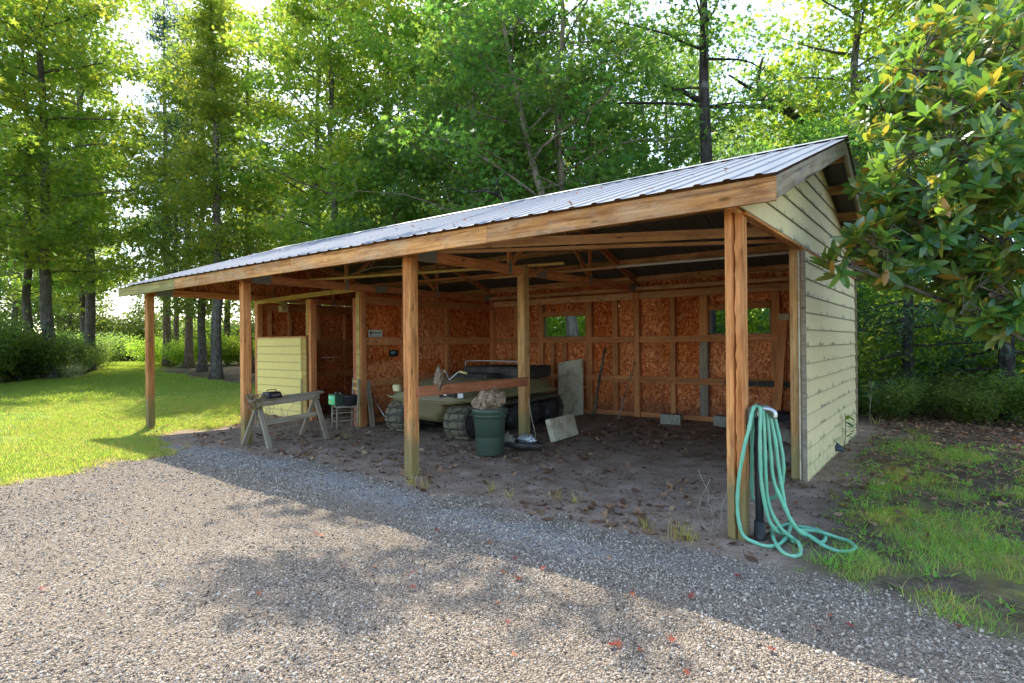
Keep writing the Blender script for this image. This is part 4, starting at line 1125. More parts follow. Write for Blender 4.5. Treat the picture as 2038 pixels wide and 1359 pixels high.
def build_tree(seed, H, r0, zlo, spread, nl, nleaf, lsize, lmat, bmat, shape=RHO, rise=.25, clump=.38, top=1.0, prof='round', wob=.25, subs=6):
    g = random.Random(seed); gn = np.random.default_rng(seed)
    # trunk
    n = 14; tr = []; wx = wy = 0
    for i in range(n+1):
        f = i/n; tr.append(Vector((wx, wy, H*f))); wx += g.uniform(-wob, wob)*.5; wy += g.uniform(-wob, wob)*.5
    def rad(f): return r0*(1.0-.82*f)*(1+.45*math.exp(-f*H/.45))
    tm_ = [tube_mesh('t', spline(tr, 3), [rad(i/(n*3)) for i in range(n*3+1)], None, 10)]
    def tp(z_):
        f = max(0, min(.999, z_/H))*n; i = int(f); return tr[i].lerp(tr[i+1], f-i), rad(f/n)
    C = []; W_ = []
    for k in range(nl):
        f = (k+g.random())/nl; z_ = zlo+(H*top-zlo)*f
        p, r = tp(z_); az = k*2.4+g.uniform(-.5, .5)
        if prof == 'round': L = spread*(.55+.6*math.sin(math.pi*min(1, .15+.8*f)))*g.uniform(.7, 1.15)
        elif prof == 'cone': L = spread*(1.05-f*.85)*g.uniform(.75, 1.1)
        else: L = spread*g.uniform(.7, 1.1)*(1-.35*f)
        d = Vector((math.cos(az), math.sin(az), rise+g.uniform(-.15, .3))).normalized()
        pts = [p.copy()]; q = p.copy()
        for i in range(5):
            q = q+d*L/5; d = (d+Vector((g.uniform(-.22, .22), g.uniform(-.22, .22), g.uniform(-.18, .14)))).normalized(); pts.append(q.copy())
        rb_ = min(r*.5, .012+L*.010)
        tm_.append(tube_mesh('b', pts, [rb_*(1-.8*i/5) for i in range(6)], None, 5, False))
        for s_ in range(subs):
            i = g.choice([1, 2, 2, 3, 3, 4, 4, 5]); o = pts[i]
            dd = (d*.6+Vector((g.uniform(-1, 1), g.uniform(-1, 1), g.uniform(-.5, .8)))).normalized()*L*g.uniform(.14, .34)
            e = o+dd
            tm_.append(tube_mesh('b', [o, o+dd*.5+Vector((0, 0, g.uniform(-.05, .05))), e], [rb_*.35, rb_*.22, .004], None, 4, False))
            C.append(e); W_.append(g.uniform(.5, 1.3)); C.append(o+dd*.55); W_.append(g.uniform(.2, .7))
    C = np.array([tuple(c) for c in C]); W_ = np.array(W_); W_ /= W_.sum()
    idx = gn.choice(len(C), nleaf, p=W_)
    off = gn.normal(size=(nleaf, 3))*clump; off[:, 2] *= .55
    ctone = gn.random(len(C))
    rnd = np.clip(ctone[idx]*.55+gn.random(nleaf)*.45, 0, 1)
    me2 = leaves_mesh('crown', C[idx]+off, lsize, lmat, shape, rnd=rnd, seed=seed)
    me1 = join_meshes('trunk', tm_, bmat)
    return me1, me2

PROTO = {}
def proto(k, *a, **kw): PROTO[k] = build_tree(*a, **kw)
#          seed  H   r0   zlo spread nl nleaf lsize
proto('near_a', 101, 13.6, .18, 3.2, 3.3, 26, 9500, .15, M['leaf_gum'], M['bark_light'], STAR, clump=.35, top=.95)
proto('near_b', 202, 14, .20, 4.0, 3.5, 25, 9000, .15, M['leaf_gum'], M['bark_light'], STAR, clump=.36, rise=.1, top=.95)
proto('near_c', 303, 13, .15, 2.4, 2.8, 26, 8500, .14, M['leaf_gum'], M['bark'], STAR, clump=.33, rise=.35, top=.95)
proto('edge_a', 404, 24, .30, 5.2, 4.4, 40, 20000, .21, M['leaf_yel'], M['bark'], STAR, clump=.45, rise=.15)
proto('edge_b', 505, 22, .25, 4.6, 4.0, 40, 18000, .21, M['leaf_yel'], M['bark'], STAR, clump=.45, rise=.3)
proto('deep_a', 606, 23, .28, 3.0, 4.6, 36, 16000, .28, M['leaf_far'], M['bark'], RHO, clump=.75)
proto('deep_b', 707, 20, .22, 1.5, 4.0, 36, 15000, .28, M['leaf_far'], M['bark'], RHO, clump=.7, rise=.4)
proto('slim', 818, 23, .32, 6.0, 2.9, 40, 16000, .17, M['leaf_yel'], M['bark'], STAR, clump=.45, rise=.2, prof='cone')
proto('dark', 808, 15, .24, 7.5, 2.8, 18, 7000, .13, M['leaf_gum'], M['bark_dark'], STAR, clump=.40, wob=.05)
proto('pine', 909, 24, .26, 8.0, 3.0, 30, 15000, .34, M['needle'], M['bark_red'], NEED, clump=.42, prof='cone', rise=.05, wob=.06)
proto('cedar', 111, 9.5, .15, .9, 2.6, 46, 17000, .17, M['needle'], M['bark_dark'], NEED, clump=.30, prof='cone', rise=-.12, wob=.05)
proto('sapling', 222, 7, .06, .8, 1.7, 22, 6000, .13, M['leaf_gum'], M['bark'], STAR, clump=.32, rise=.5)

def shrub_proto(seed, h, r, n, ls, mat, shape=RHO):
    g = random.Random(seed); gn = np.random.default_rng(seed); st_ = []; C = []
    for k in range(11):
        az = g.uniform(0, 6.28); q = Vector((g.uniform(-.1, .1), g.uniform(-.1, .1), -.05)); pts = [q.copy()]
        d = Vector((math.cos(az)*.5, math.sin(az)*.5, 1)).normalized()
        for i in range(5):
            q = q+d*h/5*g.uniform(.7, 1.1); d = (d+Vector((math.cos(az)*.16+g.uniform(-.2, .2), math.sin(az)*.16+g.uniform(-.2, .2), 0))).normalized(); pts.append(q.copy())
            if i: C += [q+Vector((g.uniform(-r, r)*.35, g.uniform(-r, r)*.35, g.uniform(-.1, .2))) for _ in range(4)]
        st_.append(tube_mesh('s', pts, [.022*(1-.15*i) for i in range(6)], None, 5, False))
    C = np.array([tuple(c) for c in C]); idx = gn.integers(0, len(C), n); off = gn.normal(size=(n, 3))*r*.19
    P = C[idx]+off; P[:, 2] = np.maximum(P[:, 2], .03)
    tone = gn.random(len(C)); rnd = np.clip(tone[idx]*.6+gn.random(n)*.4, 0, 1)
    return join_meshes('stems', st_, M['bark']), leaves_mesh('foliage', P, ls, mat, shape, rnd=rnd, seed=seed)
SH = {'dark': shrub_proto(31, 2.2, 1.3, 6000, .12, M['leaf_far']), 'bright': shrub_proto(32, 2.6, 1.5, 6000, .13, M['shrub']),
      'pale': shrub_proto(33, 1.4, .9, 2500, .10, M['pale_shrub'])}

def tree(key, x, y, rz, sc, label, group=None, name='forest_tree', cat='tree', lean=None, srad=None):
    t = thing(name, label, cat, (x, y, -.05), rz, group)
    t.scale = (sc, sc, sc)
    if lean: t.rotation_euler = (lean[0], lean[1], rz)
    tr, cr = PROTO[key]
    a = link('trunk', tr, t)
    if srad: a.scale = (1, 1, 1)
    c = link('crown', cr, t); c['kind'] = 'stuff'
    return t
def shrub(key, x, y, rz, sc, label, group=None, cat='shrub', name='shrub'):
    t = thing(name, label, cat, (x, y, -.02), rz, group); t.scale = (sc, sc, sc)
    link('stems', SH[key][0], t); c = link('foliage', SH[key][1], t); c['kind'] = 'stuff'
    return t

# trees right behind the shed
leanv = 0.19
tree('near_a', -8.05+.9, 9.05+.6, .4, 1.0, 'leaning pale trunked sweetgum rising behind the middle of the roof', lean=(0, -.16))
tree('near_b', -7.9, 10.4, 2.1, 1.0, 'straight pale trunked sweetgum just right of the leaning one')
tree('near_c', -8.5, 12.6, 4.0, 1.05, 'thin dark sweetgum between the leaning tree and the blackish trunk')
tree('near_b', -8.0, 15.6, 5.0, .95, 'sweetgum with dense low leaves left of the blackish trunk')
tree('dark', -3.55, 10.11, .3, 1.0, 'tree with a thick blackish trunk rising over the right half of the roof')
tree('near_a', -12.5, 10.8, 3.3, 1.0, 'leafy sweetgum with foliage hanging over the centre left of the roof')
tree('edge_b', -14.5, 12.2, 1.0, .82, 'slim sweetgum behind the left third of the roof with brownish trunk')
tree('edge_b', -19.0, 9.9, 2.6, .82, 'tall sweetgum whose bare lower trunk shows above the left roof slope')
tree('near_a', -17.2, 14.5, 5.2, 1.1, 'bushy sweetgum set back behind the left roof slope')
tree('edge_a', -22.5, 15.5, 1.9, .9, 'broad yellow green tree behind the left end of the roof')
tree('near_c', -2.2, 18.6, 2.2, .95, 'thin tree seen through the sky gap right of the blackish trunk')
tree('edge_b', -.6, 15.4, .9, .8, 'twin stemmed tree rising directly above the right roof peak')
tree('edge_a', 1.3, 19.5, 3.0, .85, 'tall tree behind the magnolia top')
tree('near_b', -4.6, 22.5, 1.2, .8, 'small crowned tree low behind the right half of the roof')
# left forest edge and lawn trees
tree('edge_a', -34.58, 4.0, .7, 1.0, 'big dark trunked tree at the left lawn edge with a leafy mound at its foot')
tree('edge_b', -36.8, 3.7, 2.3, .9, 'slender crooked tree just left of the big tree at the lawn edge')
tree('edge_b', -43.2, 8.0, 4.1, 1.25, 'tree with straight bare lower trunk right of the big lawn edge tree')
tree('edge_a', -49.3, 9.4, 5.2, .9, 'yellow green tree overhanging the far end of the lawn')
tree('edge_a', -33.0, -1.2, 1.5, 1.0, 'tall yellow leaved tree at the far left margin')
tree('edge_b', -27.5, -2.6, 3.9, .95, 'leafy tree closest to the lawn at the left margin')
tree('pine', -47.35, 14.38, .2, 1.2, 'tall pine left of the corner post standing in the mulched bed')
tree('pine', -50.2, 16.2, 1.7, .9, 'thinner pine beside the tall pine in the mulched bed')
tree('pine', -42.95, 14.1, 2.8, 1.1, 'dark pine seen between the first two front posts')
tree('deep_a', -36.2, 12.0, 3.6, .95, 'thick paired trunk tree seen between the first two front posts')
tree('slim', -27.0, 8.54, 4.5, .82, 'near tree on the lawn seen just left of the second front post')
tree('edge_b', -31.0, 12.4, 1.2, .95, 'tree behind the second front post with curved trunk foot')
tree('edge_a', -25.6, 13.0, 2.9, .9, 'wide yellow green tree left of the roof end')
# seen through the back windows
tree('sapling', -5.1, 13.0, .0, 1.2, 'young sweetgum behind the back wall between the two windows', group='saplings behind the shed', name='sapling')
tree('sapling', -10.8, 11.0, 2.0, 1.2, 'young sweetgum low behind the middle of the roof', group='saplings behind the shed', name='sapling')
tree('sapling', -15.5, 9.5, 4.0, 1.3, 'young sweetgum just above the left third of the roof', group='saplings behind the shed', name='sapling')
tree('sapling', -1.2, 11.6, 3.0, 1.0, 'young sweetgum behind the right window', group='saplings behind the shed', name='sapling')
# right side
tree('cedar', 2.35, 10.2, .5, 1.0, 'dark cedar with bare lower trunk right of the shed', name='cedar_tree')
tree('cedar', .75, 10.6, 2.4, .85, 'dark bluish cedar close behind the right end of the shed', name='cedar_tree')
tree('cedar', 4.2, 12.4, 4.1, 1.1, 'cedar at the right margin behind the magnolia', name='cedar_tree')
tree('edge_b', 3.6, 17.0, 4.4, .9, 'tall tree at the right margin behind the cedars')

# deep forest filling in behind (nothing tells these apart)
g = random.Random(77); placed = []
def P_at(px, d):
    v = fwd+r2*((px-1019)/1140.39); return CAM.x+v.x*d, CAM.y+v.y*d
for k in range(38):
    for _ in range(30):
        px = g.uniform(-350, 2350); d = g.uniform(50, 78) if px < 700 else g.uniform(28, 60)
        x, y = P_at(px, d)
        if 150 < px < 300 and d < 66: continue
        if px > 1500 and d < 52: continue
        if all((x-a)**2+(y-b)**2 > 22 for a, b in placed): break
    placed.append((x, y))
    tree('deep_a' if k % 2 else 'deep_b', x, y, g.uniform(0, 6.28), g.uniform(.75, 1.1), 'tall leafy tree standing deep in the woods behind', group='trees deep in the woods')
# shrubs along the forest edges
for k in range(30):
    f = k/29; x = -64+f*40; y = lawn_lo(x)-g.uniform(.6, 3.5)
    if f > .93: y -= 1
    shrub('dark', x, y, g.uniform(0, 6.28), g.uniform(.9, 1.5), 'dark undergrowth shrub along the left lawn edge', 'undergrowth along the left lawn edge')
for k in range(14):
    x = -23-g.uniform(0, 1.0)*3+k*.9-12; y = lawn_lo(x)-g.uniform(1.5, 6)
    shrub('dark', x, y, g.uniform(0, 6.28), g.uniform(1.1, 1.8), 'dark undergrowth shrub along the left lawn edge', 'undergrowth along the left lawn edge')
shrub('pale', -35.9, 4.0, 1.0, 1.25, 'pale flowering shrub at the foot of the big lawn edge tree')
shrub('pale', -36.8, 2.6, 2.0, .7, 'small pale shrub left of the pale flowering shrub')
shrub('pale', -34.1, 4.5, 2.0, .6, 'small pale plant right of the big lawn edge tree')
for k in range(22):
    x, y = P_at(g.uniform(180, 620), g.uniform(66, 84))
    shrub('dark', x, y, g.uniform(0, 6.28), g.uniform(1.8, 3.0), 'tall shadowed shrub at the far end of the lawn', 'shrubs at the far end of the lawn')
for k in range(9):
    x, y = P_at(300+k*22, g.uniform(44, 52))
    shrub('bright', x, y, g.uniform(0, 6.28), g.uniform(.7, 1.1), 'low bright shrub among the pines', 'shrubs among the pines')
for k in range(34):
    x = -26+k*.95+g.uniform(-.5, .5); y = g.uniform(15.5, 22)
    shrub('bright' if k % 3 else 'dark', x, y, g.uniform(0, 6.28), g.uniform(1.0, 1.7), 'bright green shrub in the woods behind the shed', 'shrubs behind the shed')
for k, (x, y, s_) in enumerate([(-6.0, 14.5, 1.2), (-9.8, 13.5, 1.2), (-7.9, 17.0, 1.4), (-1.3, 13.2, 1.2), (-2.9, 14.8, 1.3), (.6, 14.0, 1.0), (-.6, 10.6, .9)]):
    shrub('bright', x, y, k, s_, 'bright green shrub in the woods behind the shed', 'shrubs behind the shed')
for k, (x, y, s_) in enumerate([(.8, 12.8, .8), (1.9, 13.5, .9), (3.0, 12.6, .8), (1.4, 15.0, 1.2), (2.8, 15.4, 1.3), (3.8, 14.4, 1.2)]):
    shrub('bright', x, y, k*1.3, s_, 'backlit yellow green shrub right of the shed', 'shrubs right of the shed')
for k in range(9):
    x, y = P_at(1670+k*50, 25+(k%3)*2.5)
    shrub('bright', x, y, k*1.7, 1.5, 'backlit yellow green shrub right of the shed', 'shrubs right of the shed')
for k, (x, y, s_) in enumerate([(.35, 9.3, .45), (1.2, 10.0, .5), (1.9, 9.4, .4), (2.9, 9.6, .55)]):
    shrub('dark', x, y, k*1.3, s_, ['low dark shrub right against the back corner of the shed', 'low dark shrub between the corner and the cedar trunk', 'low dark shrub at the foot of the cedar trunk', 'largest low dark shrub at the right margin'][k], 'low shrubs under the cedars')

# boughs high over the driveway side (they throw the dappled shade)
def bough(tips, z0, label):
    t = thing('overhanging_bough', label, 'bough', (0, 0, 0)); gn = np.random.default_rng(5); C = []; tb = []
    root = Vector((-14.4, 12.0, 16.6)); hub = Vector((0, 0, 0))
    for (x, y) in tips: hub += (Vector((x, y, 0))+Vector(sundir)*(z0/sundir.z))/len(tips)
    hub.z += .5; tb.append(tube_mesh('b', spline([root, root.lerp(hub, .5)+Vector((0, 0, .9)), hub], 6), [.07-.004*i for i in range(13)], None, 6, False))
    for (x, y) in tips:
        zz = z0+gn.uniform(-.4, .4); q = Vector((x, y, 0))+Vector(sundir)*(zz/sundir.z)
        tb.append(tube_mesh('b', spline([hub, hub.lerp(q, .5)+Vector((0, 0, .15)), q], 4), .010, None, 4, False))
        C.append(tuple(q))
    C = np.array(C); n = 48*len(C); idx = gn.integers(0, len(C), n); off = gn.normal(size=(n, 3))*(.24, .24, .15)
    link('branch', join_meshes('branch', tb, M['bark_light']), t)
    c = link('foliage', leaves_mesh('foliage', C[idx]+off, .15, M['leaf_gum'], STAR, seed=9), t); c['kind'] = 'stuff'
DAP = [(-2.55,-2.84),(-2.2,-2.95),(-2.58,-2.51),(-2.2,-2.4),(-1.75,-2.6),(-1.53,-2.84),(-2.05,-2.68),(-3.95,-1.70),(-3.12,-1.52),(-1.89,-2.01),(-1.45,-1.82),(-1.02,-2.03),(-.15,-1.83),(-.03,-1.95),(-1.89,-1.48)]
bough(DAP, 11.5, 'leafy boughs high above the shed roof shading the driveway')

# ------------------------------------------------------------------ magnolia
def mag_leaf():
    V_, F_ = [], []; n = 6
    for i in range(n+1):
        f = i/n; w_ = .17*math.sin(math.pi*min(1, f*.93+.05))**.8*(1 if 0 < i < n else .12); z_ = -.14*f*f+.05*f
        V_ += [(-w_, f, z_+.05*w_*4*.4), (0, f, z_-.0), (w_, f, z_+.05*w_*4*.4)]
    for i in range(n):
        for k in (0, 1): F_.append((i*3+k, i*3+k+1, (i+1)*3+k+1, (i+1)*3+k))
    return np.array(V_), np.array(F_)
LV, LF = mag_leaf()
mag = thing('magnolia_tree', 'glossy southern magnolia with orange leaf undersides overhanging the right side', 'tree', (3.3, 4.7, 0))
MB = Vector((3.3, 4.7, 0))
g = random.Random(21); gn = np.random.default_rng(21)
blobs = [((1.15, 2.35, 3.35), .42, 26), ((1.05, 2.9, 4.3), .40, 22), ((1.35, 2.3, 2.9), .5, 30), ((1.75, 2.5, 2.7), .55, 40), ((1.5, 3.0, 4.6), .7, 45), ((2.0, 2.6, 3.6), .7, 45), ((1.85, 2.3, 2.2), .35, 20), ((1.60, 2.75, 3.55), 1.0, 90), ((1.85, 4.1, 5.0), 1.15, 110), ((2.35, 3.2, 3.5), 1.1, 80), ((2.3, 4.4, 5.9), 1.2, 80), ((1.25, 3.5, 4.0), .62, 34), ((1.42, 2.5, 2.45), .55, 34),
         ((2.15, 3.1, 2.4), .75, 60), ((.68, 1.55, 2.42), .20, 7), ((.85, 1.75, 2.62), .22, 9), ((1.08, 2.1, 2.70), .32, 18), ((1.28, 2.3, 2.5), .30, 18), ((1.0, 1.95, 2.48), .22, 10), ((1.6, 2.6, 2.35), .4, 26), ((1.9, 2.9, 2.1), .4, 24), ((1.2, 2.3, 3.0), .45, 22), ((1.45, 3.8, 5.1), .6, 30), ((1.62, 2.2, 1.95), .22, 8), ((2.0, 2.6, 1.9), .3, 12), ((3.2, 4.3, 4.4), 1.4, 60)]
ros = []; br = []
trunk_top = MB+Vector((-.2, -.2, 6.2))
br.append(tube_mesh('b', spline([MB+Vector((0, 0, -.1)), MB+Vector((.05, 0, 1.5)), MB+Vector((-.1, -.1, 3.4)), trunk_top], 5), [.16-.007*i for i in range(16)], None, 10))
for c, r, n in blobs:
    c = Vector(c); z0 = min(5.4, max(1.2, c.z-.9)); root = MB.lerp(trunk_top, z0/6.2)
    m1 = root.lerp(c, .55)+Vector((0, 0, -.12)); br.append(tube_mesh('b', spline([root, m1, c], 6), [.034-.0020*i for i in range(13)], None, 7))
    hubs = []
    for i in range(max(2, n//9)):
        dh = Vector(gn.normal(size=3)).normalized()*r*.5; hubs.append(c+dh); br.append(tube_mesh('b', spline([m1.lerp(c, .5), c+dh*.5+Vector((0, 0, -.05)), c+dh], 3), .010, None, 5, False))
    for i in range(n):
        d = gn.normal(size=3); d /= np.linalg.norm(d); rad_ = r*(.45+.55*gn.random()**.4)
        tip = c+Vector(d)*rad_*1.0
        tip.z = c.z+(tip.z-c.z)*.9
        ros.append((tip, (Vector(d)*.6+Vector((0, 0, .45))+Vector(gn.normal(size=3))*.3).normalized()))
        h_ = min(hubs, key=lambda q: (q-tip).length); br.append(tube_mesh('b', [h_, h_.lerp(tip, .6)+Vector((0, 0, -.03)), tip], [.006, .005, .004], None, 4, False))
leafs = []
for tip, ax in ros:
    u = ax.orthogonal().normalized(); v = ax.cross(u); nlf = g.randint(6, 10); ph = g.uniform(0, 6.28)
    for k in range(nlf):
        a = ph+2.4*k; el = g.uniform(.1, .95) if k < nlf-2 else g.uniform(.9, 1.35)
        yv = ((u*math.cos(a)+v*math.sin(a))*math.cos(el)+ax*math.sin(el)).normalized()
        yv = (yv+Vector((0, 0, -.15*g.random()))).normalized()
        xv = yv.cross(ax).normalized(); zv = xv.cross(yv)
        ln = g.uniform(.14, .235)
        leafs.append((tip-ax*.02*k/2, xv, yv, zv, ln, g.random()))
order = sorted(range(len(leafs)), key=lambda i: (leafs[i][0]-CAM).length-.6*g.random())
near = set(order[:300])
lm = [np_mesh('leaf', LV, LF, M['magnolia'], True, fattr={'rnd': np.full(len(LF), q)}) for q in (.05, .35, .62, .93)]
VV, FF, RR = [], [], []
for i, (p, xv, yv, zv, ln, rd) in enumerate(leafs):
    if i in near:
        o = link('leaf', lm[int(rd*3.999)], mag)
        mt = Matrix((xv*ln, yv*ln, zv*ln)).transposed().to_4x4(); mt.translation = p-MB; o.matrix_basis = mt
    else:
        A = np.array([tuple(xv), tuple(yv), tuple(zv)])*ln
        VV.append(LV@A+np.array(tuple(p-MB))); FF.append(LF+len(LV)*(len(VV)-1)); RR.append(np.full(len(LF), rd))
o = link('foliage', np_mesh('foliage', np.concatenate(VV), np.concatenate(FF), M['magnolia'], True, fattr={'rnd': np.concatenate(RR)}), mag); o['kind'] = 'stuff'
bme = join_meshes('branches', br, M['bark']); bo = link('trunk', bme, mag); bo.location = -MB

# ------------------------------------------------------------------ scattered ground cover (geometry nodes, one object each)
def scatter(name, P, rot, scl, meshes, label):
    src = bpy.data.collections.new(name+'_source')
    for i, me in enumerate(meshes):
        so_ = bpy.data.objects.new('%s_%02d' % (name+'_piece', i), me); src.objects.link(so_)
    me = bpy.data.meshes.new(name); me.vertices.add(len(P)); me.vertices.foreach_set('co', np.asarray(P, np.float32).ravel())
    a = me.attributes.new('rot', 'FLOAT_VECTOR', 'POINT'); a.data.foreach_set('vector', np.asarray(rot, np.float32).ravel())
    a = me.attributes.new('scl', 'FLOAT', 'POINT'); a.data.foreach_set('value', np.asarray(scl, np.float32))
    a = me.attributes.new('idx', 'INT', 'POINT'); a.data.foreach_set('value', rng.integers(0, len(meshes), len(P)).astype(np.int32))
    o = link(name, me); props(o, label, kind='stuff')
    ng = bpy.data.node_groups.new(name, 'GeometryNodeTree')
    ng.interface.new_socket('Geometry', in_out='INPUT', socket_type='NodeSocketGeometry'); ng.interface.new_socket('Geometry', in_out='OUTPUT', socket_type='NodeSocketGeometry')
    N = ng.nodes; gi, go = N.new('NodeGroupInput'), N.new('NodeGroupOutput')
    ci = N.new('GeometryNodeCollectionInfo'); ci.inputs[0].default_value = src; ci.inputs['Separate Children'].default_value = True; ci.inputs['Reset Children'].default_value = True
    ip = N.new('GeometryNodeInstanceOnPoints'); ip.inputs['Pick Instance'].default_value = True
    def at(nm, ty):
        q = N.new('GeometryNodeInputNamedAttribute'); q.data_type = ty; q.inputs['Name'].default_value = nm; return q.outputs['Attribute']
    L = ng.links
    L.new(gi.outputs[0], ip.inputs['Points']); L.new(ci.outputs[0], ip.inputs['Instance'])
    L.new(at('idx', 'INT'), ip.inputs['Instance Index']); L.new(at('rot', 'FLOAT_VECTOR'), ip.inputs['Rotation']); L.new(at('scl', 'FLOAT'), ip.inputs['Scale'])
    L.new(ip.outputs[0], go.inputs[0])
    md = o.modifiers.new('scatter', 'NODES'); md.node_group = ng
    return o

def stone_mesh(k):
    bm = bmesh.new(); bmesh.ops.create_icosphere(bm, subdivisions=1, radius=1); gg = random.Random(k)
    sx, sy, sz = gg.uniform(.8, 1.3), gg.uniform(.6, 1.0), gg.uniform(.45, .8)
    for v in bm.verts: v.co = Vector((v.co.x*sx, v.co.y*sy, v.co.z*sz))*gg.uniform(.72, 1.15)
    return bm_mesh('stone', bm, M['stones%d' % (k % 4)])
for k, c in enumerate([(.37, .295, .205), (.52, .44, .335), (.14, .11, .08), (.31, .265, .21)]):
    M['stones%d' % k] = simple('gravel_stone_%d' % k, c, .85, var=.25, nscale=1.5)
def sample(n, x0, x1, y0, y1, fn, near_pow=0):
    x = rng.uniform(x0, x1, n*3); y = rng.uniform(y0, y1, n*3)
    keep = rng.random(n*3) < fn(x, y); x, y = x[keep][:n], y[keep][:n]
    return x, y
def place(x, y, dz=0): return np.stack([x, y, gheight(x, y)+dz], 1)
dist = lambda x, y: np.hypot(x-CAM.x, y-CAM.y)
# gravel stones: dense near the camera, thinning with distance
def fg(x, y):
    m_ = masks(x, y); d = dist(x, y)
    vx = (x-CAM.x); vy = (y-CAM.y); vis = (vx*fwd.x+vy*fwd.y) > 1.5
    return m_[0]*np.clip(6.0/np.maximum(d, 2.2)**1.7, 0, 1)*vis*(.45+.8*sstep(.35, .6, fbm(x*.9, y*.9, 90)))
x, y = sample(120000, -8.5, 3.2, -5.0, -.1, fg)
P = place(x, y, .001); d_ = dist(x, y)
scatter('gravel', P, rng.uniform(0, 6.28, (len(x), 3)), np.minimum(.003+.0085*rng.random(len(x))**3+.0012*np.maximum(d_-3, 0)*rng.random(len(x)), .02), [stone_mesh(k) for k in range(8)], 'loose grey and beige gravel stones on the driveway')

big_ = [stone_mesh(k+40) for k in range(6)]
x, y = sample(3200, -8.5, 3.2, -5.0, -.1, lambda x, y: masks(x, y)[0]*np.clip(5/dist(x, y), 0, 1)*sstep(.4, .65, fbm(x*1.7, y*1.7, 95)))
scatter('larger_stones', place(x, y, .003), rng.uniform(0, 6.28, (len(x), 3)), .008+.012*rng.random(len(x))**2.5, big_, 'larger stones among the driveway gravel')
def tuft_mesh(seed, n, h, w, spread, lean, mat):
    gg = np.random.default_rng(seed); V_, F_, r_ = [], [], []
    for k in range(n):
        a = gg.uniform(0, 6.28); b = np.array([math.cos(a), math.sin(a), 0]); o_ = np.array([*gg.normal(0, spread, 2), -.01]); hh = h*gg.uniform(.5, 1.2)
        s_ = np.array([-b[1], b[0], 0])*w*gg.uniform(.7, 1.3); l_ = b*lean*hh*gg.uniform(.2, 1.3)
        i = len(V_); V_ += [o_-s_, o_+s_, o_+l_*.35+np.array([0, 0, hh*.55])+s_*.75, o_+l_*.35+np.array([0, 0, hh*.55])-s_*.75, o_+l_+np.array([0, 0, hh])+s_*.1, o_+l_+np.array([0, 0, hh])-s_*.1]
        F_ += [(i, i+1, i+2, i+3), (i+3, i+2, i+4, i+5)]; q = gg.random(); r_ += [q, q]
    return np_mesh('tuft', np.array(V_), np.array(F_), mat, fattr={'rnd': r_})
lawn_t = [tuft_mesh(k, 22, .055, .0028, .05, .7, M['grass']) for k in range(6)]+[tuft_mesh(6, 12, .07, .0026, .05, .9, M['dry_grass']), tuft_mesh(7, 9, .05, .006, .06, 1.2, M['grass_shade'])]
far_t = [tuft_mesh(k+9, 26, .10, .007, .14, .7, M['grass']) for k in range(3)]
def fl(x, y):
    l_ = masks(x, y)[1]; d = dist(x, y); return l_**2*np.clip(9.0/d, .1, 1)*(.2+.8*sstep(.34, .52, fbm(x*.9, y*.9, 61)))
x, y = sample(42000, -22, -7, -8, 7, fl); r_ = np.zeros((len(x), 3)); r_[:, 2] = rng.uniform(0, 6.28, len(x))
scatter('lawn_grass', place(x, y), r_, rng.uniform(.7, 1.35, len(x)), lawn_t, 'short sunlit grass of the lawn')
dry_t = [tuft_mesh(k+70, 12, .07, .0028, .06, 1.2, M['dry_grass']) for k in range(3)]
x, y = sample(2600, -13, -6.5, -5, 3, lambda x, y: 4*masks(x, y)[1]*(1-masks(x, y)[1])*np.clip(9/dist(x, y), 0, 1)); r_ = np.zeros((len(x), 3)); r_[:, 2] = rng.uniform(0, 6.28, len(x))
scatter('dry_edge_grass', place(x, y), r_, rng.uniform(.5, 1.2, len(x)), dry_t, 'dry yellow grass along the edge of the lawn')
x, y = sample(26000, -66, -20, -8, 20, lambda x, y: masks(x, y)[1]*np.clip(26/dist(x, y), 0, 1)**1.5); r_ = np.zeros((len(x), 3)); r_[:, 2] = rng.uniform(0, 6.28, len(x))
scatter('far_lawn_grass', place(x, y), r_, rng.uniform(.8, 1.5, len(x)), far_t, 'distant grass at the end of the lawn')
sh_t = [tuft_mesh(k+20, 9, .10, .0026, .035, 1.3, M['grass_shade']) for k in range(3)]+[tuft_mesh(k+25, 9, .09, .0026, .05, 1.8, M['dry_grass']) for k in range(1)]
x, y = sample(6200, .3, 4.5, -2.0, 8.5, lambda x, y: masks(x, y)[3]*.9*np.clip(4.5/dist(x, y), .2, 1)); r_ = np.zeros((len(x), 3)); r_[:, 2] = rng.uniform(0, 6.28, len(x))
scatter('side_grass', place(x, y), r_, rng.uniform(.5, 1.25, len(x)), sh_t, 'soft green grass in the shade right of the shed')
lv_t = [tuft_mesh(k+30, 7, .05, .012, .05, 1.8, M['grass_shade']) for k in range(3)]
x, y = sample(420, .3, 2.6, -.4, 6.5, lambda x, y: (1-masks(x, y)[0])*(x > .45)*.8); r_ = np.zeros((len(x), 3)); r_[:, 2] = rng.uniform(0, 6.28, len(x))
scatter('ground_weeds', place(x, y), r_, rng.uniform(.4, 1.1, len(x)), lv_t, 'small broad leaved weeds on the soil right of the shed')

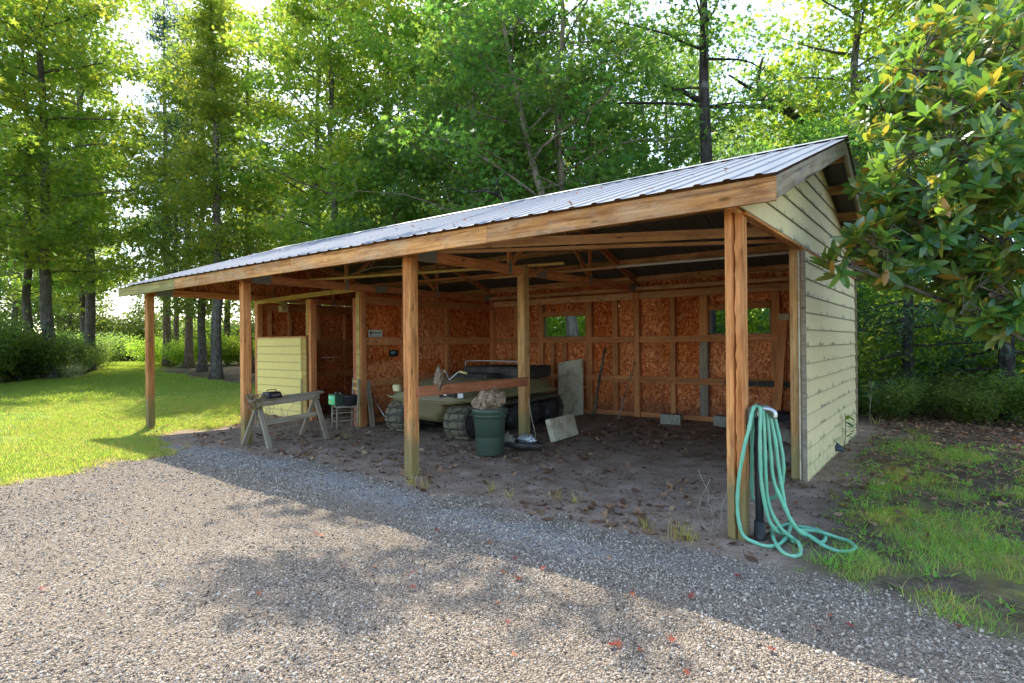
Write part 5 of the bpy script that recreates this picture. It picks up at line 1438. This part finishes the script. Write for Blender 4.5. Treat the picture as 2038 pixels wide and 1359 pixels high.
def dead_leaf(seed, mat, shp=RHO):
    gg = np.random.default_rng(seed); c = gg.uniform(.3, .9); k = len(shp); V_ = [(0, 0, 0)]
    for (a, b) in shp: V_.append((a, b, c*(a*a*1.6+b*b*.5)+gg.uniform(-.04, .06)))
    return np_mesh('leaf', np.array(V_), np.array([(0, i+1, (i+1) % k+1) for i in range(k)]), mat, fattr={'rnd': np.full(k, gg.random())})
LONG = np.array([(0, -.5), (.17, -.25), (.22, .05), (.12, .35), (0, .5), (-.12, .35), (-.22, .05), (-.17, -.25)])
dl = [dead_leaf(k, M['litter'], LONG) for k in range(9)]
def fd(x, y):
    m_ = masks(x, y); inside = m_[2]*(1-m_[0])
    cl = sstep(.42, .62, fbm(x*1.3, y*1.3, 81))+1.2*np.exp(-(((x+2.6)/1.2)**2+((y-4.2)/1.3)**2))+.6*np.exp(-(((x+6)/1.2)**2+((y-1.3)/.7)**2))
    return np.clip(inside*(.06+.55*cl), 0, 1)*(y < 6.5)
x, y = sample(3600, -12, .3, -.5, 6.6, fd); r_ = rng.normal(0, .35, (len(x), 3)); r_[:, 2] = rng.uniform(0, 6.28, len(x))
scatter('leaf_litter', place(x, y, .012), r_, (.03+.13*rng.random(len(x))**1.5), dl, 'dry brown leaves littering the dirt floor')
x, y = sample(8000, -1, 5.5, 1.0, 13, lambda x, y: (1-masks(x, y)[0])*(x > .4)*(.25+.6*sstep(6, 8.2, y))*(1-.6*masks(x, y)[3])); r_ = rng.normal(0, .4, (len(x), 3)); r_[:, 2] = rng.uniform(0, 6.28, len(x))
scatter('side_leaf_litter', place(x, y, .01), r_, rng.uniform(.03, .12, len(x)), dl, 'dead leaves on the ground right of the shed')
clod = [stone_mesh(k+20) for k in range(3)]
for me in clod: me.materials[0] = M['clod'] if 'clod' in M else M.setdefault('clod', simple('soil_clod', (.075, .055, .042), .95, var=.3, nscale=2))
x, y = sample(16000, -10, 2.6, -5.0, 4.5, lambda x, y: (masks(x, y)[2]*(1-masks(x, y)[0])*.5+masks(x, y)[0]*.16)*np.clip(6/dist(x, y), .2, 1)); 
scatter('soil_crumbs', place(x, y), rng.uniform(0, 6.28, (len(x), 3)), .003+.013*rng.random(len(x))**3, clod, 'dark crumbs of soil and bark on the ground')
# debris on the roof
rd_ = [dead_leaf(k+50, M['litter'], LONG) for k in range(4)]
xr = rng.uniform(RX0+.1, RX1-.1, 110); yr = YF+.05+rng.random(110)**1.5*3.3
Pr = np.stack([xr, yr, np.array([roofz(v) for v in yr])+.03], 1); r_ = rng.normal(0, .5, (110, 3)); r_[:, 2] = rng.uniform(0, 6.28, 110)
scatter('roof_debris', Pr, r_, .02+.06*rng.random(110)**2, rd_, 'dead leaves and twigs lying on the metal roof')

# individual things on the ground
RL = [ (-2.88,-2.01),(-2.82,-2.00),(-4.64,-2.88),(-2.09,-2.31),(-1.90,-2.16),(-2.15,-2.93),(-3.40,-3.77),(-2.83,-1.62),(-1.06,-1.70),(-0.78,-2.11),(-0.89,-1.74),(-0.86,-1.48),(-1.15,-1.43),(-0.15,-1.50),(-0.56,-1.04),(0.03,-2.13),(0.05,-2.10),(0.28,-1.90),(0.18,-2.10),(-0.36,-2.50),(0.45,-2.15),(0.73,-1.68),(0.17,-1.31),(0.30,-0.78),(0.91,-1.05),(0.88,-1.25),(1.02,-1.11),(-1.40,-2.25),(-1.60,-2.07),(-1.53,-1.29),(-0.59,-2.25),(-1.46,-1.80),(-2.10,-1.32),(1.52,-0.74) ]
rms = [dead_leaf(k+70, M['redleaf'], STAR) for k in range(5)]
for k, (x, y) in enumerate(RL):
    o = link('fallen_leaf', rms[k % 5], None, (x, y, float(gheight(x, y))+.018), (random.uniform(-.4, .4), random.uniform(-.4, .4), random.uniform(0, 6.28)))
    s_ = random.uniform(.03, .058); o.scale = (s_, s_, s_)
    props(o, 'curled red brown leaf lying on the gravel driveway', 'leaf', 'fallen leaves on the driveway')
wm = [tuft_mesh(k+60, 26, .15, .0025, .035, 1.0, M['dry_grass']) for k in range(3)]
for k, (x, y) in enumerate([(-2.56,0.00),(-2.27,-0.05),(-0.65,-0.19),(-0.34,-0.29),(-0.22,-0.27),(-0.28,-0.20),(-3.55,-0.28),(-3.34,-0.28),(-1.60,0.19),(-1.80,0.17),(-7.08,1.41),(-7.94,-1.11),(-8.22,-0.81),(0.35,8.18)]):
    o = link('weed_tuft', wm[k % 3], None, (x, y, float(gheight(x, y))), (0, 0, k)); s_ = random.uniform(.7, 1.35); o.scale = (s_, s_, s_)
    props(o, 'yellowish grass tuft at the edge between gravel and dirt', 'grass tuft', 'grass tufts along the gravel edge')
vine = thing('wall_vine', 'small leafy vine sprouting against the foot of the cream siding', 'vine', (XW+.03, 5.2, 0))
tube('stem', [(0, 0, 0), (.03, -.05, .2), (.02, .05, .38), (.03, -.1, .52)], .006, M['bark'], vine, 5, 4)
for k in range(14):
    a = random.random(); o = link('leaf', lm[k % 3], vine, (.03+random.uniform(-.02, .06), random.uniform(-.18, .15), .15+a*.42), (random.uniform(-.6, .6), random.uniform(-.9, .3), random.uniform(0, 6.28))); o.scale = (.15, .15, .15)

# crooked bare limbs seen against the sky above the roof
def limb_of(parent, paths, rad, nm='limb'):
    me = join_meshes(nm, [tube_mesh('l', spline(p, 5), [rad*(1-.75*i/(5*(len(p)-1))) for i in range(5*(len(p)-1)+1)], None, 6) for p in paths], M['bark_dark'])
    o = link(nm, me, parent); bpy.context.view_layer.update(); o.matrix_basis = parent.matrix_world.inverted(); return o
for o in list(col.objects):
    if o.get('label', '').startswith('twin stemmed tree'):
        limb_of(o, [[(-.91,15.27,6.95),(-1.48,14.58,7.58),(-2.02,13.8,8.18),(-2.67,13.04,8.48),(-3.63,11.93,8.37),(-4.78,10.67,8.37),(-5.82,9.63,8.31)],[(-2.02,13.8,8.18),(-2.32,13.31,8.6),(-2.97,12.56,8.9),(-3.51,12.02,9.3)],[(-2.67,13.04,8.48),(-2.9,12.8,9.2),(-2.8,12.9,9.9)],[(-4.0,11.5,8.37),(-4.4,11.1,8.7),(-4.9,10.6,8.9)]], .11)
    if o.get('label', '').startswith('straight pale trunked'):
        limb_of(o, [[(-7.7,7.4,5.2),(-7.94,6.9,5.52),(-8.15,6.6,5.63),(-8.65,6.46,5.66),(-9.26,6.24,5.85)],[(-7.94,6.8,5.52),(-7.88,6.79,5.89),(-7.67,6.95,6.1)]], .05)
sp2 = thing('seedling', 'thin pale seedling by the back corner of the siding', 'seedling', (.24, 8.1, 0))
tube('stem', [(0, 0, 0), (.01, 0, .3), (.03, .02, .62), (.0, 0, .85)], .009, M['bark_light'], sp2, 5, 4)
for k in range(10):
    o = link('leaf', lm[3 if k % 2 else 2], sp2, (.02, 0, .5+.035*k), (random.uniform(-.2, .8), random.uniform(-.5, .5), k*2.1)); o.scale = (.2, .2, .2)
